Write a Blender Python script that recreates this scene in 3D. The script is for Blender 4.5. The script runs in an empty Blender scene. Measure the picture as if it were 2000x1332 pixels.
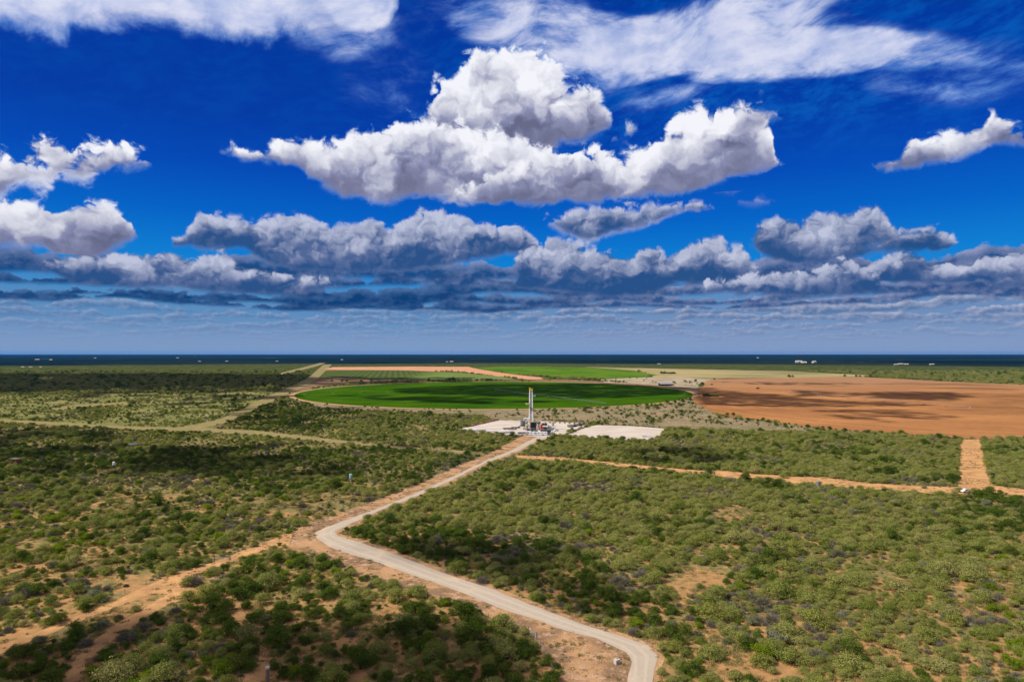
import bpy, bmesh, math, random
import numpy as np
from mathutils import Vector, Matrix
R = math.radians
random.seed(7); rng = np.random.default_rng(7)
S = bpy.context.scene
COL = S.collection

# ---------------------------------------------------------------- camera
CAM_H = 78.0
F_PX = 1333.0                 # focal length in pixels of the 2000 px wide photograph
HORIZ = 689.5
TILT = math.atan((HORIZ - 666.0) / F_PX)
cam_d = bpy.data.cameras.new('camera'); cam = bpy.data.objects.new('camera', cam_d); COL.objects.link(cam)
cam_d.sensor_width = 36.0; cam_d.lens = 36.0 * F_PX / 2000.0
cam_d.clip_start = 1.0; cam_d.clip_end = 400000.0
cam.location = (0, 0, CAM_H); cam.rotation_euler = (math.pi/2 + TILT, 0, 0)
S.camera = cam
S.view_settings.view_transform = 'Standard'; S.view_settings.look = 'None'
S.view_settings.exposure = 0.12; S.view_settings.gamma = 1.0
S.render.engine = 'CYCLES'
cy = S.cycles
cy.max_bounces = 5; cy.diffuse_bounces = 2; cy.glossy_bounces = 1; cy.transmission_bounces = 2
cy.volume_bounces = 1; cy.transparent_max_bounces = 6
cy.use_denoising = True; cy.use_adaptive_sampling = True; cy.adaptive_threshold = 0.015; cy.adaptive_min_samples = 16
cy.caustics_reflective = False; cy.caustics_refractive = False
cy.sample_clamp_indirect = 4.0

def ray(px, py):
    """direction of a photograph pixel, in world space"""
    x = (px - 1000.0) / F_PX; z = -(py - 666.0) / F_PX
    c, s = math.cos(TILT), math.sin(TILT)
    return Vector((x, c - z*s, s + z*c)).normalized()
def G(px, py, h=0.0):
    """ground point seen at a photograph pixel"""
    d = ray(px, py); t = (CAM_H - h) / -d.z
    return (d.x*t, d.y*t)
def AE(px, py):
    d = ray(px, py); return math.degrees(math.atan2(d.x, d.y)), math.degrees(math.asin(d.z))

# ---------------------------------------------------------------- sun
SUN_EL = R(49); SUN_AZ = R(-102)       # azimuth from +Y towards +X : the sun stands to the left
sun_dir = Vector((math.sin(SUN_AZ)*math.cos(SUN_EL), math.cos(SUN_AZ)*math.cos(SUN_EL), math.sin(SUN_EL)))
sd = bpy.data.lights.new('sun', 'SUN'); sun = bpy.data.objects.new('sun', sd); COL.objects.link(sun)
sd.energy = 5.0; sd.angle = R(0.53); sd.color = (1.0, 0.94, 0.84)
sun.rotation_euler = sun_dir.to_track_quat('Z', 'Y').to_euler()
sun.location = (0, 0, 3000)

# ---------------------------------------------------------------- node expression helper
class NT:
    def __init__(s, tree): s.t = tree; s.n = tree.nodes; s.l = tree.links
    def new(s, typ, **kw):
        n = s.n.new(typ)
        for k, v in kw.items(): setattr(n, k, v)
        return n
    def put(s, sock, v):
        if isinstance(v, X): s.l.new(v.o, sock)
        elif isinstance(v, bpy.types.NodeSocket): s.l.new(v, sock)
        else:
            if hasattr(sock, 'default_value'):
                try: sock.default_value = v
                except Exception: sock.default_value = tuple(v) + (1.0,) if len(v) == 3 else v
    def m(s, op, *a, clamp=False):
        n = s.new('ShaderNodeMath', operation=op, use_clamp=clamp)
        for i, v in enumerate(a): s.put(n.inputs[i], v)
        return X(s, n.outputs[0])
    def vm(s, op, a, b=None, scale=None):
        n = s.new('ShaderNodeVectorMath', operation=op); s.put(n.inputs[0], a)
        if b is not None: s.put(n.inputs[1], b)
        if scale is not None: s.put(n.inputs['Scale'], scale)
        return X(s, n.outputs[0])
    def smooth(s, v, a, b):
        n = s.new('ShaderNodeMapRange', interpolation_type='SMOOTHSTEP')
        s.put(n.inputs[0], v); s.put(n.inputs[1], a); s.put(n.inputs[2], b)
        return X(s, n.outputs[0])
    def lin(s, v, a, b, c=0.0, d=1.0):
        n = s.new('ShaderNodeMapRange', clamp=True)
        for i, q in enumerate((v, a, b, c, d)): s.put(n.inputs[i], q)
        return X(s, n.outputs[0])
    def mix(s, f, a, b, blend='MIX'):
        n = s.new('ShaderNodeMix', data_type='RGBA', blend_type=blend)
        s.put(n.inputs[0], f); s.put(n.inputs[6], a); s.put(n.inputs[7], b)
        return X(s, n.outputs[2])
    def fmix(s, f, a, b):
        n = s.new('ShaderNodeMix', data_type='FLOAT')
        s.put(n.inputs[0], f); s.put(n.inputs[2], a); s.put(n.inputs[3], b)
        return X(s, n.outputs[0])
    def ramp(s, f, stops, interp='LINEAR'):
        n = s.new('ShaderNodeValToRGB'); s.put(n.inputs[0], f); r = n.color_ramp; r.interpolation = interp
        while len(r.elements) < len(stops): r.elements.new(0.5)
        for e, (p, c) in zip(r.elements, stops):
            e.position = p; e.color = (*c, 1) if len(c) == 3 else c
        return X(s, n.outputs[0])
    def noise(s, vec, scale, detail=4, rough=0.5, lac=2.0, dist=0.0, col=False, dim='3D'):
        n = s.new('ShaderNodeTexNoise', noise_dimensions=dim); s.put(n.inputs['Vector'], vec); s.put(n.inputs['Scale'], scale)
        n.inputs['Detail'].default_value = detail; n.inputs['Roughness'].default_value = rough
        n.inputs['Lacunarity'].default_value = lac; n.inputs['Distortion'].default_value = dist
        return X(s, n.outputs[1 if col else 0])
    def voro(s, vec, scale, detail=0, rough=0.5, feature='F1', out='Distance', smooth=None, rand=1.0, dim='3D'):
        n = s.new('ShaderNodeTexVoronoi', feature=feature, voronoi_dimensions=dim); s.put(n.inputs['Vector'], vec); s.put(n.inputs['Scale'], scale)
        n.inputs['Detail'].default_value = detail; n.inputs['Roughness'].default_value = rough
        n.inputs['Randomness'].default_value = rand
        if smooth is not None: n.inputs['Smoothness'].default_value = smooth
        return X(s, n.outputs[out])
    def xyz(s, x=0.0, y=0.0, z=0.0):
        n = s.new('ShaderNodeCombineXYZ')
        for i, v in enumerate((x, y, z)): s.put(n.inputs[i], v)
        return X(s, n.outputs[0])
    def sep(s, v):
        n = s.new('ShaderNodeSeparateXYZ'); s.put(n.inputs[0], v); return [X(s, n.outputs[i]) for i in range(3)]
    def curve(s, f, pts):
        """float curve through (x, y) points, both in 0..1"""
        n = s.new('ShaderNodeFloatCurve'); s.put(n.inputs['Value'], f); c = n.mapping.curves[0]
        n.mapping.use_clip = False
        pts = sorted(pts)
        while len(c.points) < len(pts): c.points.new(0.5, 0.5)
        for p, (x, y) in zip(c.points, pts): p.location = (x, y); p.handle_type = 'AUTO_CLAMPED'
        n.mapping.update()
        return X(s, n.outputs[0])
class X:
    def __init__(s, t, o): s.t = t; s.o = o
    def __add__(s, b): return s.t.m('ADD', s, b)
    __radd__ = __add__
    def __sub__(s, b): return s.t.m('SUBTRACT', s, b)
    def __rsub__(s, b): return s.t.m('SUBTRACT', b, s)
    def __mul__(s, b): return s.t.m('MULTIPLY', s, b)
    __rmul__ = __mul__
    def __truediv__(s, b): return s.t.m('DIVIDE', s, b)
    def min(s, b): return s.t.m('MINIMUM', s, b)
    def max(s, b): return s.t.m('MAXIMUM', s, b)
    def pow(s, b): return s.t.m('POWER', s, b)
    def abs(s): return s.t.m('ABSOLUTE', s)
    def sin(s): return s.t.m('SINE', s)
    def clamp(s): return s.t.m('ADD', s, 0.0, clamp=True)

def L(r, g, b):
    """sRGB 0-255 to linear"""
    f = lambda c: c/255/12.92 if c <= 10.3 else ((c/255 + 0.055)/1.055)**2.4
    return (f(r), f(g), f(b))
# ---------------------------------------------------------------- sky
W = bpy.data.worlds.new('World'); S.world = W; W.use_nodes = True
wt = W.node_tree; wt.nodes.clear(); w = NT(wt)
tc = w.new('ShaderNodeTexCoord'); D = X(w, tc.outputs['Generated'])
dx, dy, dz = w.sep(D)
az = w.m('ARCTAN2', dx, dy) * (180/math.pi)
el = w.m('ARCSINE', dz) * (180/math.pi)
nish = w.new('ShaderNodeTexSky', sky_type='NISHITA'); nish.sun_disc = False
nish.sun_elevation = SUN_EL; nish.sun_rotation = SUN_AZ; nish.altitude = 100; nish.air_density = 1.0; nish.dust_density = 0.6; nish.ozone_density = 3.0
nishc = w.vm('SCALE', X(w, nish.outputs[0]), scale=0.06)
grad = w.ramp(w.lin(el, -2.0, 60.0), [(0.0, L(112,142,184)), (0.035, L(114,148,194)), (0.075, L(96,144,196)), (0.105, L(60,138,200)), (0.15, L(10,128,212)), (0.205, L(0,100,200)),
      (0.265, L(0,74,184)), (0.32, L(0,60,167)), (0.45, L(0,54,156)), (0.62, L(0,48,145)), (1.0, L(0,42,128))])
polar = w.smooth(w.m('ABSOLUTE', az + 22.0), 60.0, 0.0)
grad = w.mix(polar * w.smooth(el, 5.0, 25.0) * 0.12, grad, (0.0, 0.030, 0.29, 1))
skyc = w.mix(0.985, nishc, grad)
P2 = w.xyz(az, el, 0.0)
def puffs(scale, seed):
    """billow height at the ray and a little towards the sun, in cells of 1/scale degrees"""
    v = w.xyz(az + seed, el * 1.15 + seed, 0.0)
    wv = w.vm('SUBTRACT', w.noise(v, scale*1.3, 3, 0.55, col=True, dim='2D'), (0.5, 0.5, 0.5))
    v = w.vm('ADD', v, w.vm('SCALE', wv, scale=0.9/scale))
    out = []
    for k in (0.0, 1.0):
        u = w.vm('ADD', v, (-0.16/scale*k, 0.20/scale*k, 0.0))
        a = w.voro(u, scale, 2.0, 0.5, 'F1', dim='2D')
        b = w.noise(u, scale*1.6, 6, 0.56, dim='2D')
        out.append(((0.45 - a*a) * (0.55 if k == 0 else 0.55) + (b - 0.5) * 1.15))
    big = w.noise(v, scale*0.55, 3, 0.5, dim='2D') - 0.5
    return out[0], out[0] - out[1], big
class Cloud:
    def __init__(s, top, bot, soft=0.25, amp=1.0, dark=0.0, thin=1.0, bias=0.0):
        s.top, s.bot, s.soft, s.amp, s.dark, s.thin = [AE(*p) for p in top], [AE(*p) for p in bot], soft, amp, dark, thin
def layer(clouds, scale, seed, bias=0.05):
    """all clouds of one distance: opacity, height inside the cloud, relief, darkness"""
    p0, relief, big = puffs(scale, seed)
    A = None
    for c in clouds:
        xs = [p[0] for p in c.top + c.bot]; x0, x1 = min(xs) - 0.01, max(xs) + 0.01
        f = (az - x0) * (1.0 / (x1 - x0))
        n = lambda pts: [((x - x0)/(x1 - x0), y/60.0) for x, y in pts]
        T = w.curve(f, n(c.top)) * 60.0; B = w.curve(f, n(c.bot)) * 60.0
        pa = p0 * (c.amp / scale)
        d = (T - el + pa).min((el - B) * 0.9 + pa * 0.35).min((az - x0).min(x1 - az) * 1.2 + pa) + bias
        al = w.smooth(d, -0.1, c.soft*1.7) * c.thin
        t = ((el - B) / (T - B).max(0.6)).clamp()
        if A is None: A, Tt, K = al, t, al * c.dark
        else: Tt = w.fmix(al, Tt, t); A = 1.0 - (1.0 - A) * (1.0 - al); K = w.fmix(al, K, c.dark)
    return A, Tt, relief, K, p0, big
near = [
 Cloud([(830,180),(850,155),(880,140),(905,112),(935,92),(975,84),(1020,82),(1058,84),(1075,108),(1102,135),(1140,152),(1168,180),(1192,212),(1202,236)],
       [(830,225),(850,290),(900,318),(1000,325),(1050,312),(1090,296),(1130,284),(1165,268),(1202,246)], 0.65, 0.75, 0.1),
 Cloud([(436,290),(455,280),(490,288),(530,270),(590,262),(640,268),(690,254),(740,246),(790,232),(850,232),(930,236),(1020,260),(1060,285),(1110,302),(1180,310),(1250,320)],
       [(436,300),(470,312),(520,322),(570,328),(605,352),(650,380),(700,392),(750,400),(850,392),(950,400),(1050,396),(1160,380),(1250,350)], 0.6, 0.8, 0.0),
 Cloud([(900,348),(980,325),(1040,305),(1085,286),(1120,300),(1170,285),(1200,296),(1250,287),(1285,265),(1312,232),(1345,212),(1400,206),(1460,208),(1492,226),(1508,262),(1515,300),(1530,322)],
       [(900,398),(1000,404),(1100,402),(1200,398),(1300,388),(1380,372),(1430,352),(1480,338),(1530,328)], 0.6, 0.75, 0.05),
 Cloud([(1440,215),(1480,203),(1520,212),(1548,232)], [(1440,260),(1490,252),(1525,240),(1548,238)], 0.9, 1.2, 0.0, 0.8),
 Cloud([(1715,322),(1755,308),(1775,282),(1795,268),(1830,266),(1868,256),(1900,238),(1935,226),(1965,238),(1985,248),(2010,244)],
       [(1715,332),(1790,330),(1850,320),(1900,300),(1950,286),(2010,284)], 0.5, 0.6, 0.25),
 Cloud([(-60,300),(0,288),(40,280),(80,278),(115,266),(140,278),(180,284),(215,268),(245,273),(268,295),(304,312)],
       [(-60,400),(0,388),(50,372),(95,380),(120,362),(175,362),(205,345),(250,334),(304,322)], 0.6, 1.0, 0.0),
 Cloud([(1195,258),(1225,243),(1240,246)], [(1195,277),(1225,277),(1240,270)], 0.8, 0.9, 0.1, 0.8),
]
near_low = [
 Cloud([(-60,392),(0,392),(60,398),(100,403),(140,398),(180,392),(220,402),(250,420),(270,450)],
       [(-60,492),(0,490),(80,492),(120,512),(190,505),(230,482),(270,462)], 0.45, 0.6, 0.22),
 near[1], near[2], near[4], near[5],
]
mid = [
 Cloud([(345,468),(365,452),(382,428),(420,420),(480,426),(530,424),(580,416),(612,430),(650,440),(700,438),(740,428),(760,444),(800,420),(860,410),(900,424),(940,440),(1000,438),(1032,455),(1055,478)],
       [(345,478),(400,486),(460,484),(500,502),(540,518),(620,530),(700,532),(850,522),(950,502),(1055,492)], 0.4, 0.5, 0.42),
 Cloud([(80,512),(130,508),(180,498),(220,497),(280,500),(330,500),(380,510),(405,498),(440,496),(462,518),(530,535),(640,545)],
       [(80,522),(120,545),(200,556),(300,562),(400,568),(520,572),(640,568)], 0.4, 0.45, 0.42),
 Cloud([(1062,430),(1090,423),(1130,408),(1180,404),(1250,402),(1300,401),(1340,394),(1392,404)],
       [(1062,438),(1110,458),(1150,472),(1200,456),(1270,440),(1320,416),(1392,410)], 0.5, 0.6, 0.4),
 Cloud([(1010,500),(1040,482),(1080,468),(1130,476),(1180,490),(1230,500),(1270,484),(1296,494),(1310,520)],
       [(1010,560),(1100,572),(1200,578),(1290,566),(1310,550)], 0.4, 0.45, 0.8),
 Cloud([(1290,520),(1330,492),(1370,468),(1400,461),(1425,480),(1450,482),(1475,515)],
       [(1290,552),(1400,556),(1475,534)], 0.4, 0.45, 0.62),
 Cloud([(1640,490),(1745,458),(1800,444),(1850,455),(1872,476)], [(1640,512),(1745,492),(1800,497),(1872,490)], 0.5, 0.8, 0.95),
 Cloud([(1466,465),(1480,440),(1500,427),(1560,430),(1610,420),(1650,419),(1700,406),(1728,416),(1742,440),(1765,464)],
       [(1466,482),(1520,508),(1580,516),(1650,502),(1700,482),(1765,472)], 0.4, 0.45, 0.52),
 Cloud([(1690,525),(1740,500),(1790,494),(1830,508),(1905,532)], [(1690,548),(1800,552),(1905,550)], 0.3, 0.5, 0.5),
 Cloud([(1895,530),(1925,505),(1970,497),(2060,490)], [(1895,540),(1950,556),(2060,556)], 0.3, 0.5, 0.6),
 Cloud([(1380,552),(1480,538),(1560,530),(1620,520),(1650,512),(1690,530),(1730,548)], [(1380,570),(1560,576),(1730,570)], 0.3, 0.5, 0.4),
]
wisps = [
 Cloud([(1395,372),(1430,360),(1460,360)], [(1395,378),(1430,380),(1460,372)], 0.8, 0.6, 0.2, 0.6),
 Cloud([(1440,390),(1475,380),(1510,388)], [(1440,402),(1480,408),(1510,404)], 0.8, 0.6, 0.3, 0.5),
]
def blob(px, py, rx, ry, rot=0.0, k=1.0):
    a0, e0 = AE(px, py); s = 0.043
    ca, sa = math.cos(R(rot)), math.sin(R(rot))
    u = (az*ca + el*sa) * (1/(rx*s)) - (a0*ca + e0*sa)/(rx*s); v = (el*ca - az*sa) * (1/(ry*s)) - (e0*ca - a0*sa)/(ry*s)
    return (1.0 - (u*u + v*v)).max(0.0) * k
def fsum(l):
    r = l[0]
    for q_ in l[1:]: r = r + q_
    return r
def add_high(col):
    """thin streaked cloud and the soft bank over the top left corner"""
    cw = w.noise(P2, 0.07, 2, 0.5, col=True, dim='2D')
    cv = w.vm('ADD', P2, w.vm('SCALE', w.vm('SUBTRACT', cw, (0.5,0.5,0.5)), scale=6.0))
    cax, cel, _ = w.sep(cv)
    st = w.noise(w.xyz(cax*0.22 + cel*0.12, cel*0.55 - cax*0.13, 0.0), 1.0, 7, 0.62, dim='2D')
    fine = w.noise(w.xyz(cax*0.6 + cel*0.3, cel*1.9 - cax*0.45, 0.0), 1.0, 6, 0.65, dim='2D')
    cmask = fsum([blob(1110,75,250,62,-6,1.3), blob(1330,78,290,62,8,1.9), blob(1520,112,230,46,-4,2.2), blob(1690,80,190,42,-18,1.0),
                  blob(1180,172,150,26,8,0.6), blob(1300,190,140,28,10,0.8), blob(1850,165,220,50,-14,0.62), blob(1560,10,240,40,0,0.5),
                  blob(760,160,150,120,20,0.5), blob(980,30,260,60,0,0.6), blob(1960,100,160,34,-20,0.42), blob(1250,-90,700,90,0,0.4), blob(650,60,140,60,10,0.7)])
    cirr = w.smooth(cmask * (0.12 + st*1.25) + (fine - 0.5) * 0.5 * cmask.min(1.0), 0.12, 1.35) * 0.93
    p_soft = w.noise(w.xyz(cax, el*1.2, 0.0), 0.22, 6, 0.6, dim='2D')
    bb = [(-200,66),(0,74),(60,80),(110,90),(150,72),(220,66),(290,66),(350,60),(420,80),(510,98),(560,84),(610,94),(680,72),(760,60),(820,-10)]
    ba = [AE(*p) for p in bb]; bx0, bx1 = ba[0][0], ba[-1][0]
    bcur = w.curve((az - bx0) * (1/(bx1 - bx0)), [((a-bx0)/(bx1-bx0), e/60.0) for a, e in ba]) * 60.0
    bank = w.smooth((el - bcur) + (p_soft - 0.5) * 3.2, -0.2, 1.8) * w.smooth(az, AE(820,0)[0], AE(520,0)[0]) * 0.97
    b2 = blob(698,-18,85,72,0,1.0)
    bank2 = w.smooth(b2 + (p_soft - 0.5)*0.8, 0.05, 0.45) * w.smooth(b2, 0.0, 0.1)
    high = (1.0 - (1.0 - cirr)*(1.0 - bank)*(1.0 - bank2))
    hcol = w.mix(w.smooth(st*0.6 + p_soft*0.4, 0.3, 0.68), (*L(166,182,226), 1), (*L(226,228,246), 1))
    veil = w.smooth(st*0.6 + fine*0.5, 0.42, 0.72) * w.smooth(el, 13.0, 21.0) * (w.smooth(az, -12.0, 6.0) + 0.25).min(1.0) * 0.55
    col = w.mix((w.smooth(high, 0.0, 0.35)*0.85).max(veil), col, w.mix(w.smooth(el, 14.0, 26.0), (*L(20,120,212), 1), (*L(4,96,188), 1)))
    return w.mix(w.smooth(high, 0.0, 1.12), col, hcol)
ROWS = [(1.05,.26),(1.3,.30),(1.6,.34),(1.95,.40),(2.35,.46),(2.8,.52),(3.25,.60),(3.75,.72),(4.3,.85),(4.9,1.0),(5.6,1.15),(6.35,1.3)]
def add_deck(col, lo=0.0):
    """rows of flat-based cloud one behind the other, smaller and paler towards the horizon"""
    right = w.smooth(az, -10.0, 14.0)
    col = w.mix(w.smooth(el, 6.5, 3.0)*0.85, col, w.mix(right, (*L(92,140,188), 1), (*L(112,142,186), 1)))
    for k, (e, h) in enumerate(ROWS):
        if e + h*1.7 < lo: continue
        f = 1.15/(e + 0.5); air_ = min(1.0, max(0.0, (3.9 - e)/3.2))
        sag = 0.10*h*math.sin(k*2.1)
        big = w.noise(w.xyz(az*f*0.42 + 31.7*k, 0.3, 0.0), 1.0, 3, 0.6, dim='2D')
        n = w.noise(w.xyz(az*f*1.9 + 7.3*k, el*f*2.6 + k, 0.0), 1.0, 6, 0.62, dim='2D')
        n2 = w.noise(w.xyz(az*f*1.9 + 7.3*k - 0.12, el*f*2.6 + k + 0.20, 0.0), 1.0, 5, 0.62, dim='2D')
        hh = ((big - 0.43) * (3.6 if e > 3.4 else 4.6) + (0.55 if e > 3.4 else 0.35) + (n - 0.5) * 2.4) * h
        base = e + (w.noise(w.xyz(az*f*0.30 + 11.7*k, 0.9, 0.0), 1.0, 1, 0.5, dim='2D') - 0.5) * h * 2.4 + sag
        top_e = base + hh
        al = w.smooth((top_e - el), -0.02, 0.16*h + 0.05) * w.smooth(el - base + (n - 0.5)*h*0.5, -0.35*h, 0.10*h)
        t = ((el - base) / hh.max(0.3*h)).clamp()
        br = (w.smooth(t, 0.15, 1.1) * 0.75 + (n - n2) * 2.2 + 0.08).clamp()
        dl = (L(12,62,118), L(78,112,162)) if e > 3.4 else (L(84,122,170), L(156,172,204))
        dr = (L(44,80,134), L(150,158,194)) if e > 3.4 else (L(88,116,160), L(190,190,210))
        if e > 5.2: dl = (L(26,72,128), L(120,140,184))
        c = w.mix(right, w.mix(br, (*dl[0], 1), (*dl[1], 1)), w.mix(br, (*dr[0], 1), (*dr[1], 1)))
        col = w.mix(al * (0.95 - 0.62*air_), col, c)
    return col
def composite(col, lay, lit, shd, deep, relk, fringe):
    A, t, relief, K, p0, big = lay
    edge = w.smooth(A, 1.0, 0.3)
    br = (w.smooth(t + big*0.9 + p0*0.25, 0.02, 0.98) * 0.80 + relief * relk * (0.5 + t*0.4) + 0.14 + big*0.55 - K * 0.20 + edge * 0.18).clamp()
    c = w.ramp(br, [(0.0, deep), (0.32, shd), (0.70, tuple(0.42*a + 0.58*b for a, b in zip(shd, lit))), (1.0, lit)])
    c = w.mix(K * (1.0 - br) * 0.6, c, (*L(26,78,134), 1))
    col = col if fringe == 0 else w.mix(w.smooth(A, 0.0, 0.4)*fringe, col, (*L(30,118,206), 1))
    return w.mix(w.smooth(A, 0.05, 1.0), col, c)
def add_mid(col, l): return composite(col, layer(l, 0.60, 4.0, 0.32), L(190,196,220), L(96,114,158), L(48,84,138), 0.42, 0.0)
def add_near(col, l): return composite(col, layer(l, 0.40, 1.0, 0.22), L(244,245,252), L(140,144,178), L(106,108,138), 0.25, 0.5)
def air(col): return w.mix(w.smooth(el, 3.4, 0.2) * 0.7, col, (*L(138,160,198), 1))
def bgs(col):
    b = w.new('ShaderNodeBackground'); b.inputs[1].default_value = 0.1
    w.put(b.inputs[0], w.vm('SCALE', col, scale=9.2)); return b.outputs[0]
def msh(f, a, b):
    n = w.new('ShaderNodeMixShader'); w.put(n.inputs[0], f); w.l.new(a, n.inputs[1]); w.l.new(b, n.inputs[2]); return n.outputs[0]
top_ = bgs(add_near(add_high(skyc), near))
mid_ = bgs(air(add_near(add_mid(add_deck(skyc, 6.8), mid + wisps), near_low)))
low_ = bgs(air(add_mid(add_deck(skyc), mid[:2] + mid[3:5] + mid[7:])))
# the rest of the sky, behind the camera and overhead: the same blue with scattered cloud
zr = dz.max(0.0) + 0.08
rn = w.noise(w.xyz(dx/zr, dy/zr, 0.0), 1.3, 3, 0.55, dim='2D')
rest = bgs(air(w.mix(w.smooth(rn, 0.38, 0.54) * 0.9, skyc, (*L(205,200,202), 1))))
sh = msh(w.m('GREATER_THAN', el, 6.9), low_, mid_)
sh = msh(w.m('GREATER_THAN', el, 12.75), sh, top_)
front = w.m('GREATER_THAN', el, -0.5) * w.m('LESS_THAN', el, 33.0) * w.m('LESS_THAN', az.abs(), 43.0)
sh = msh(front, rest, sh)
wo = w.new('ShaderNodeOutputWorld'); w.l.new(sh, wo.inputs[0])
W.cycles.sampling_method = 'MANUAL'; W.cycles.sample_map_resolution = 512
# ---------------------------------------------------------------- helpers for meshes and materials
MATS = {}
def material(name, fn, rough=0.9, spec=0.15):
    m = bpy.data.materials.new(name); m.use_nodes = True
    nt = m.node_tree; nt.nodes.clear(); t = NT(nt)
    b = t.new('ShaderNodeBsdfPrincipled'); o = t.new('ShaderNodeOutputMaterial'); t.l.new(b.outputs[0], o.inputs[0])
    b.inputs['Roughness'].default_value = rough; b.inputs['Specular IOR Level'].default_value = spec
    g = t.new('ShaderNodeNewGeometry')
    r = fn(t, X(t, g.outputs['Position']), b)
    if r is not None: t.put(b.inputs['Base Color'], r)
    MATS[name] = m; return m
def plain(name, c, rough=0.7, metal=0.0, var=0.25, scale=0.8):
    def f(t, P, b):
        b.inputs['Metallic'].default_value = metal
        n = t.noise(P, scale, 4, 0.6)
        return t.mix(n, tuple(q*(1-var) for q in c) + (1,), tuple(min(1, q*(1+var)) for q in c) + (1,))
    return material(name, f, rough, 0.3)
def bump(t, b, h, dist, strength=1.0):
    n = t.new('ShaderNodeBump'); t.put(n.inputs['Height'], h); n.inputs['Distance'].default_value = dist; n.inputs['Strength'].default_value = strength
    t.l.new(n.outputs[0], b.inputs['Normal'])
def link(name, verts, faces, mat=None, parent=None, smooth=False, loc=None):
    me = bpy.data.meshes.new(name); me.from_pydata([tuple(v) for v in verts], [], [tuple(f) for f in faces])
    for m in (mat if isinstance(mat, (list, tuple)) else [mat]):
        if m is not None: me.materials.append(m)
    if smooth: me.polygons.foreach_set('use_smooth', [True]*len(me.polygons))
    me.update(); o = bpy.data.objects.new(name, me); COL.objects.link(o)
    if parent is not None: o.parent = parent
    if loc is not None: o.location = loc
    return o
def tag(o, label=None, cat=None, group=None, kind=None):
    if label: o['label'] = label
    if cat: o['category'] = cat
    if group: o['group'] = group
    if kind: o['kind'] = kind
    return o
def thing(name, label, cat, loc=(0,0,0), rz=0.0, group=None):
    o = bpy.data.objects.new(name, None); COL.objects.link(o); o.location = loc; o.rotation_euler = (0,0,rz)
    o.empty_display_size = 1.0
    return tag(o, label, cat, group)
class MB:
    """collects shapes and links them as one mesh"""
    def __init__(s): s.v = []; s.f = []
    def add(s, v, f):
        k = len(s.v); s.v += [tuple(q) for q in v]; s.f += [tuple(i + k for i in q) for q in f]; return s
    def box(s, c, d, rz=0.0, taper=1.0):
        cx, cy_, cz = c; x, y, z = d[0]/2, d[1]/2, d[2]/2; ca, sa = math.cos(rz), math.sin(rz)
        v = []
        for k, (a, b_) in enumerate([(-x,-y),(x,-y),(x,y),(-x,y)]*2):
            q = 1.0 if k < 4 else taper; a *= q; b_ *= q
            v.append((cx + a*ca - b_*sa, cy_ + a*sa + b_*ca, cz + (-z if k < 4 else z)))
        return s.add(v, [(3,2,1,0),(4,5,6,7),(0,1,5,4),(1,2,6,5),(2,3,7,6),(3,0,4,7)])
    def bar(s, a, b_, r, r2=None, n=6):
        a, b_ = Vector(a), Vector(b_); r2 = r if r2 is None else r2
        d = (b_ - a).normalized(); u = d.orthogonal().normalized(); w_ = d.cross(u)
        v = []
        for p, q in ((a, r), (b_, r2)):
            for k in range(n):
                t = 2*math.pi*k/n; v.append(p + (u*math.cos(t) + w_*math.sin(t))*q)
        f = [(k, (k+1) % n, n + (k+1) % n, n + k) for k in range(n)] + [tuple(range(n))[::-1], tuple(range(n, 2*n))]
        return s.add(v, f)
    def cyl(s, c, r, h, n=20, axis='Z', r2=None):
        d = {'X': (h,0,0), 'Y': (0,h,0), 'Z': (0,0,h)}[axis]
        return s.bar(c, (c[0]+d[0], c[1]+d[1], c[2]+d[2]), r, r2, n)
    def build(s, name, mat, parent=None, loc=None, smooth=False): return link(name, s.v, s.f, mat, parent, smooth, loc)

def hash2(i, j, seed):
    h = (i.astype(np.int64)*374761393 + j.astype(np.int64)*668265263 + seed*974634777) & 0xffffffff
    h = ((h ^ (h >> 13)) * 1274126177) & 0xffffffff
    return ((h ^ (h >> 16)) & 0xffff) / 65535.0
def vnoise(x, y, seed=0):
    i, j = np.floor(x), np.floor(y); fx, fy = x - i, y - j; fx = fx*fx*(3-2*fx); fy = fy*fy*(3-2*fy)
    a, b, c, d = hash2(i,j,seed), hash2(i+1,j,seed), hash2(i,j+1,seed), hash2(i+1,j+1,seed)
    return (a*(1-fx)+b*fx)*(1-fy) + (c*(1-fx)+d*fx)*fy
def fbm(x, y, size, octv=4, seed=0):
    x = np.asarray(x, float)/size; y = np.asarray(y, float)/size; s_, a, t = 0.0, 1.0, 0.0
    for k in range(octv): s_ = s_ + a*vnoise(x*2**k, y*2**k, seed+k*17); t += a; a *= 0.55
    return s_/t
def inside(px, py, poly):
    r = np.zeros(px.shape, bool); n = len(poly)
    for k in range(n):
        x0, y0 = poly[k]; x1, y1 = poly[(k+1) % n]
        if y0 == y1: continue
        c = ((y0 > py) != (y1 > py)) & (px < (x1-x0)*(py-y0)/(y1-y0) + x0); r ^= c
    return r
def proj(x, y, z=0.0):
    c, s_ = math.cos(TILT), math.sin(TILT); zz = z - CAM_H
    f = y*c + zz*s_; u = zz*c - y*s_
    return 1000 + F_PX*x/f, 666 - F_PX*u/f
from mathutils.geometry import tessellate_polygon
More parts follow.
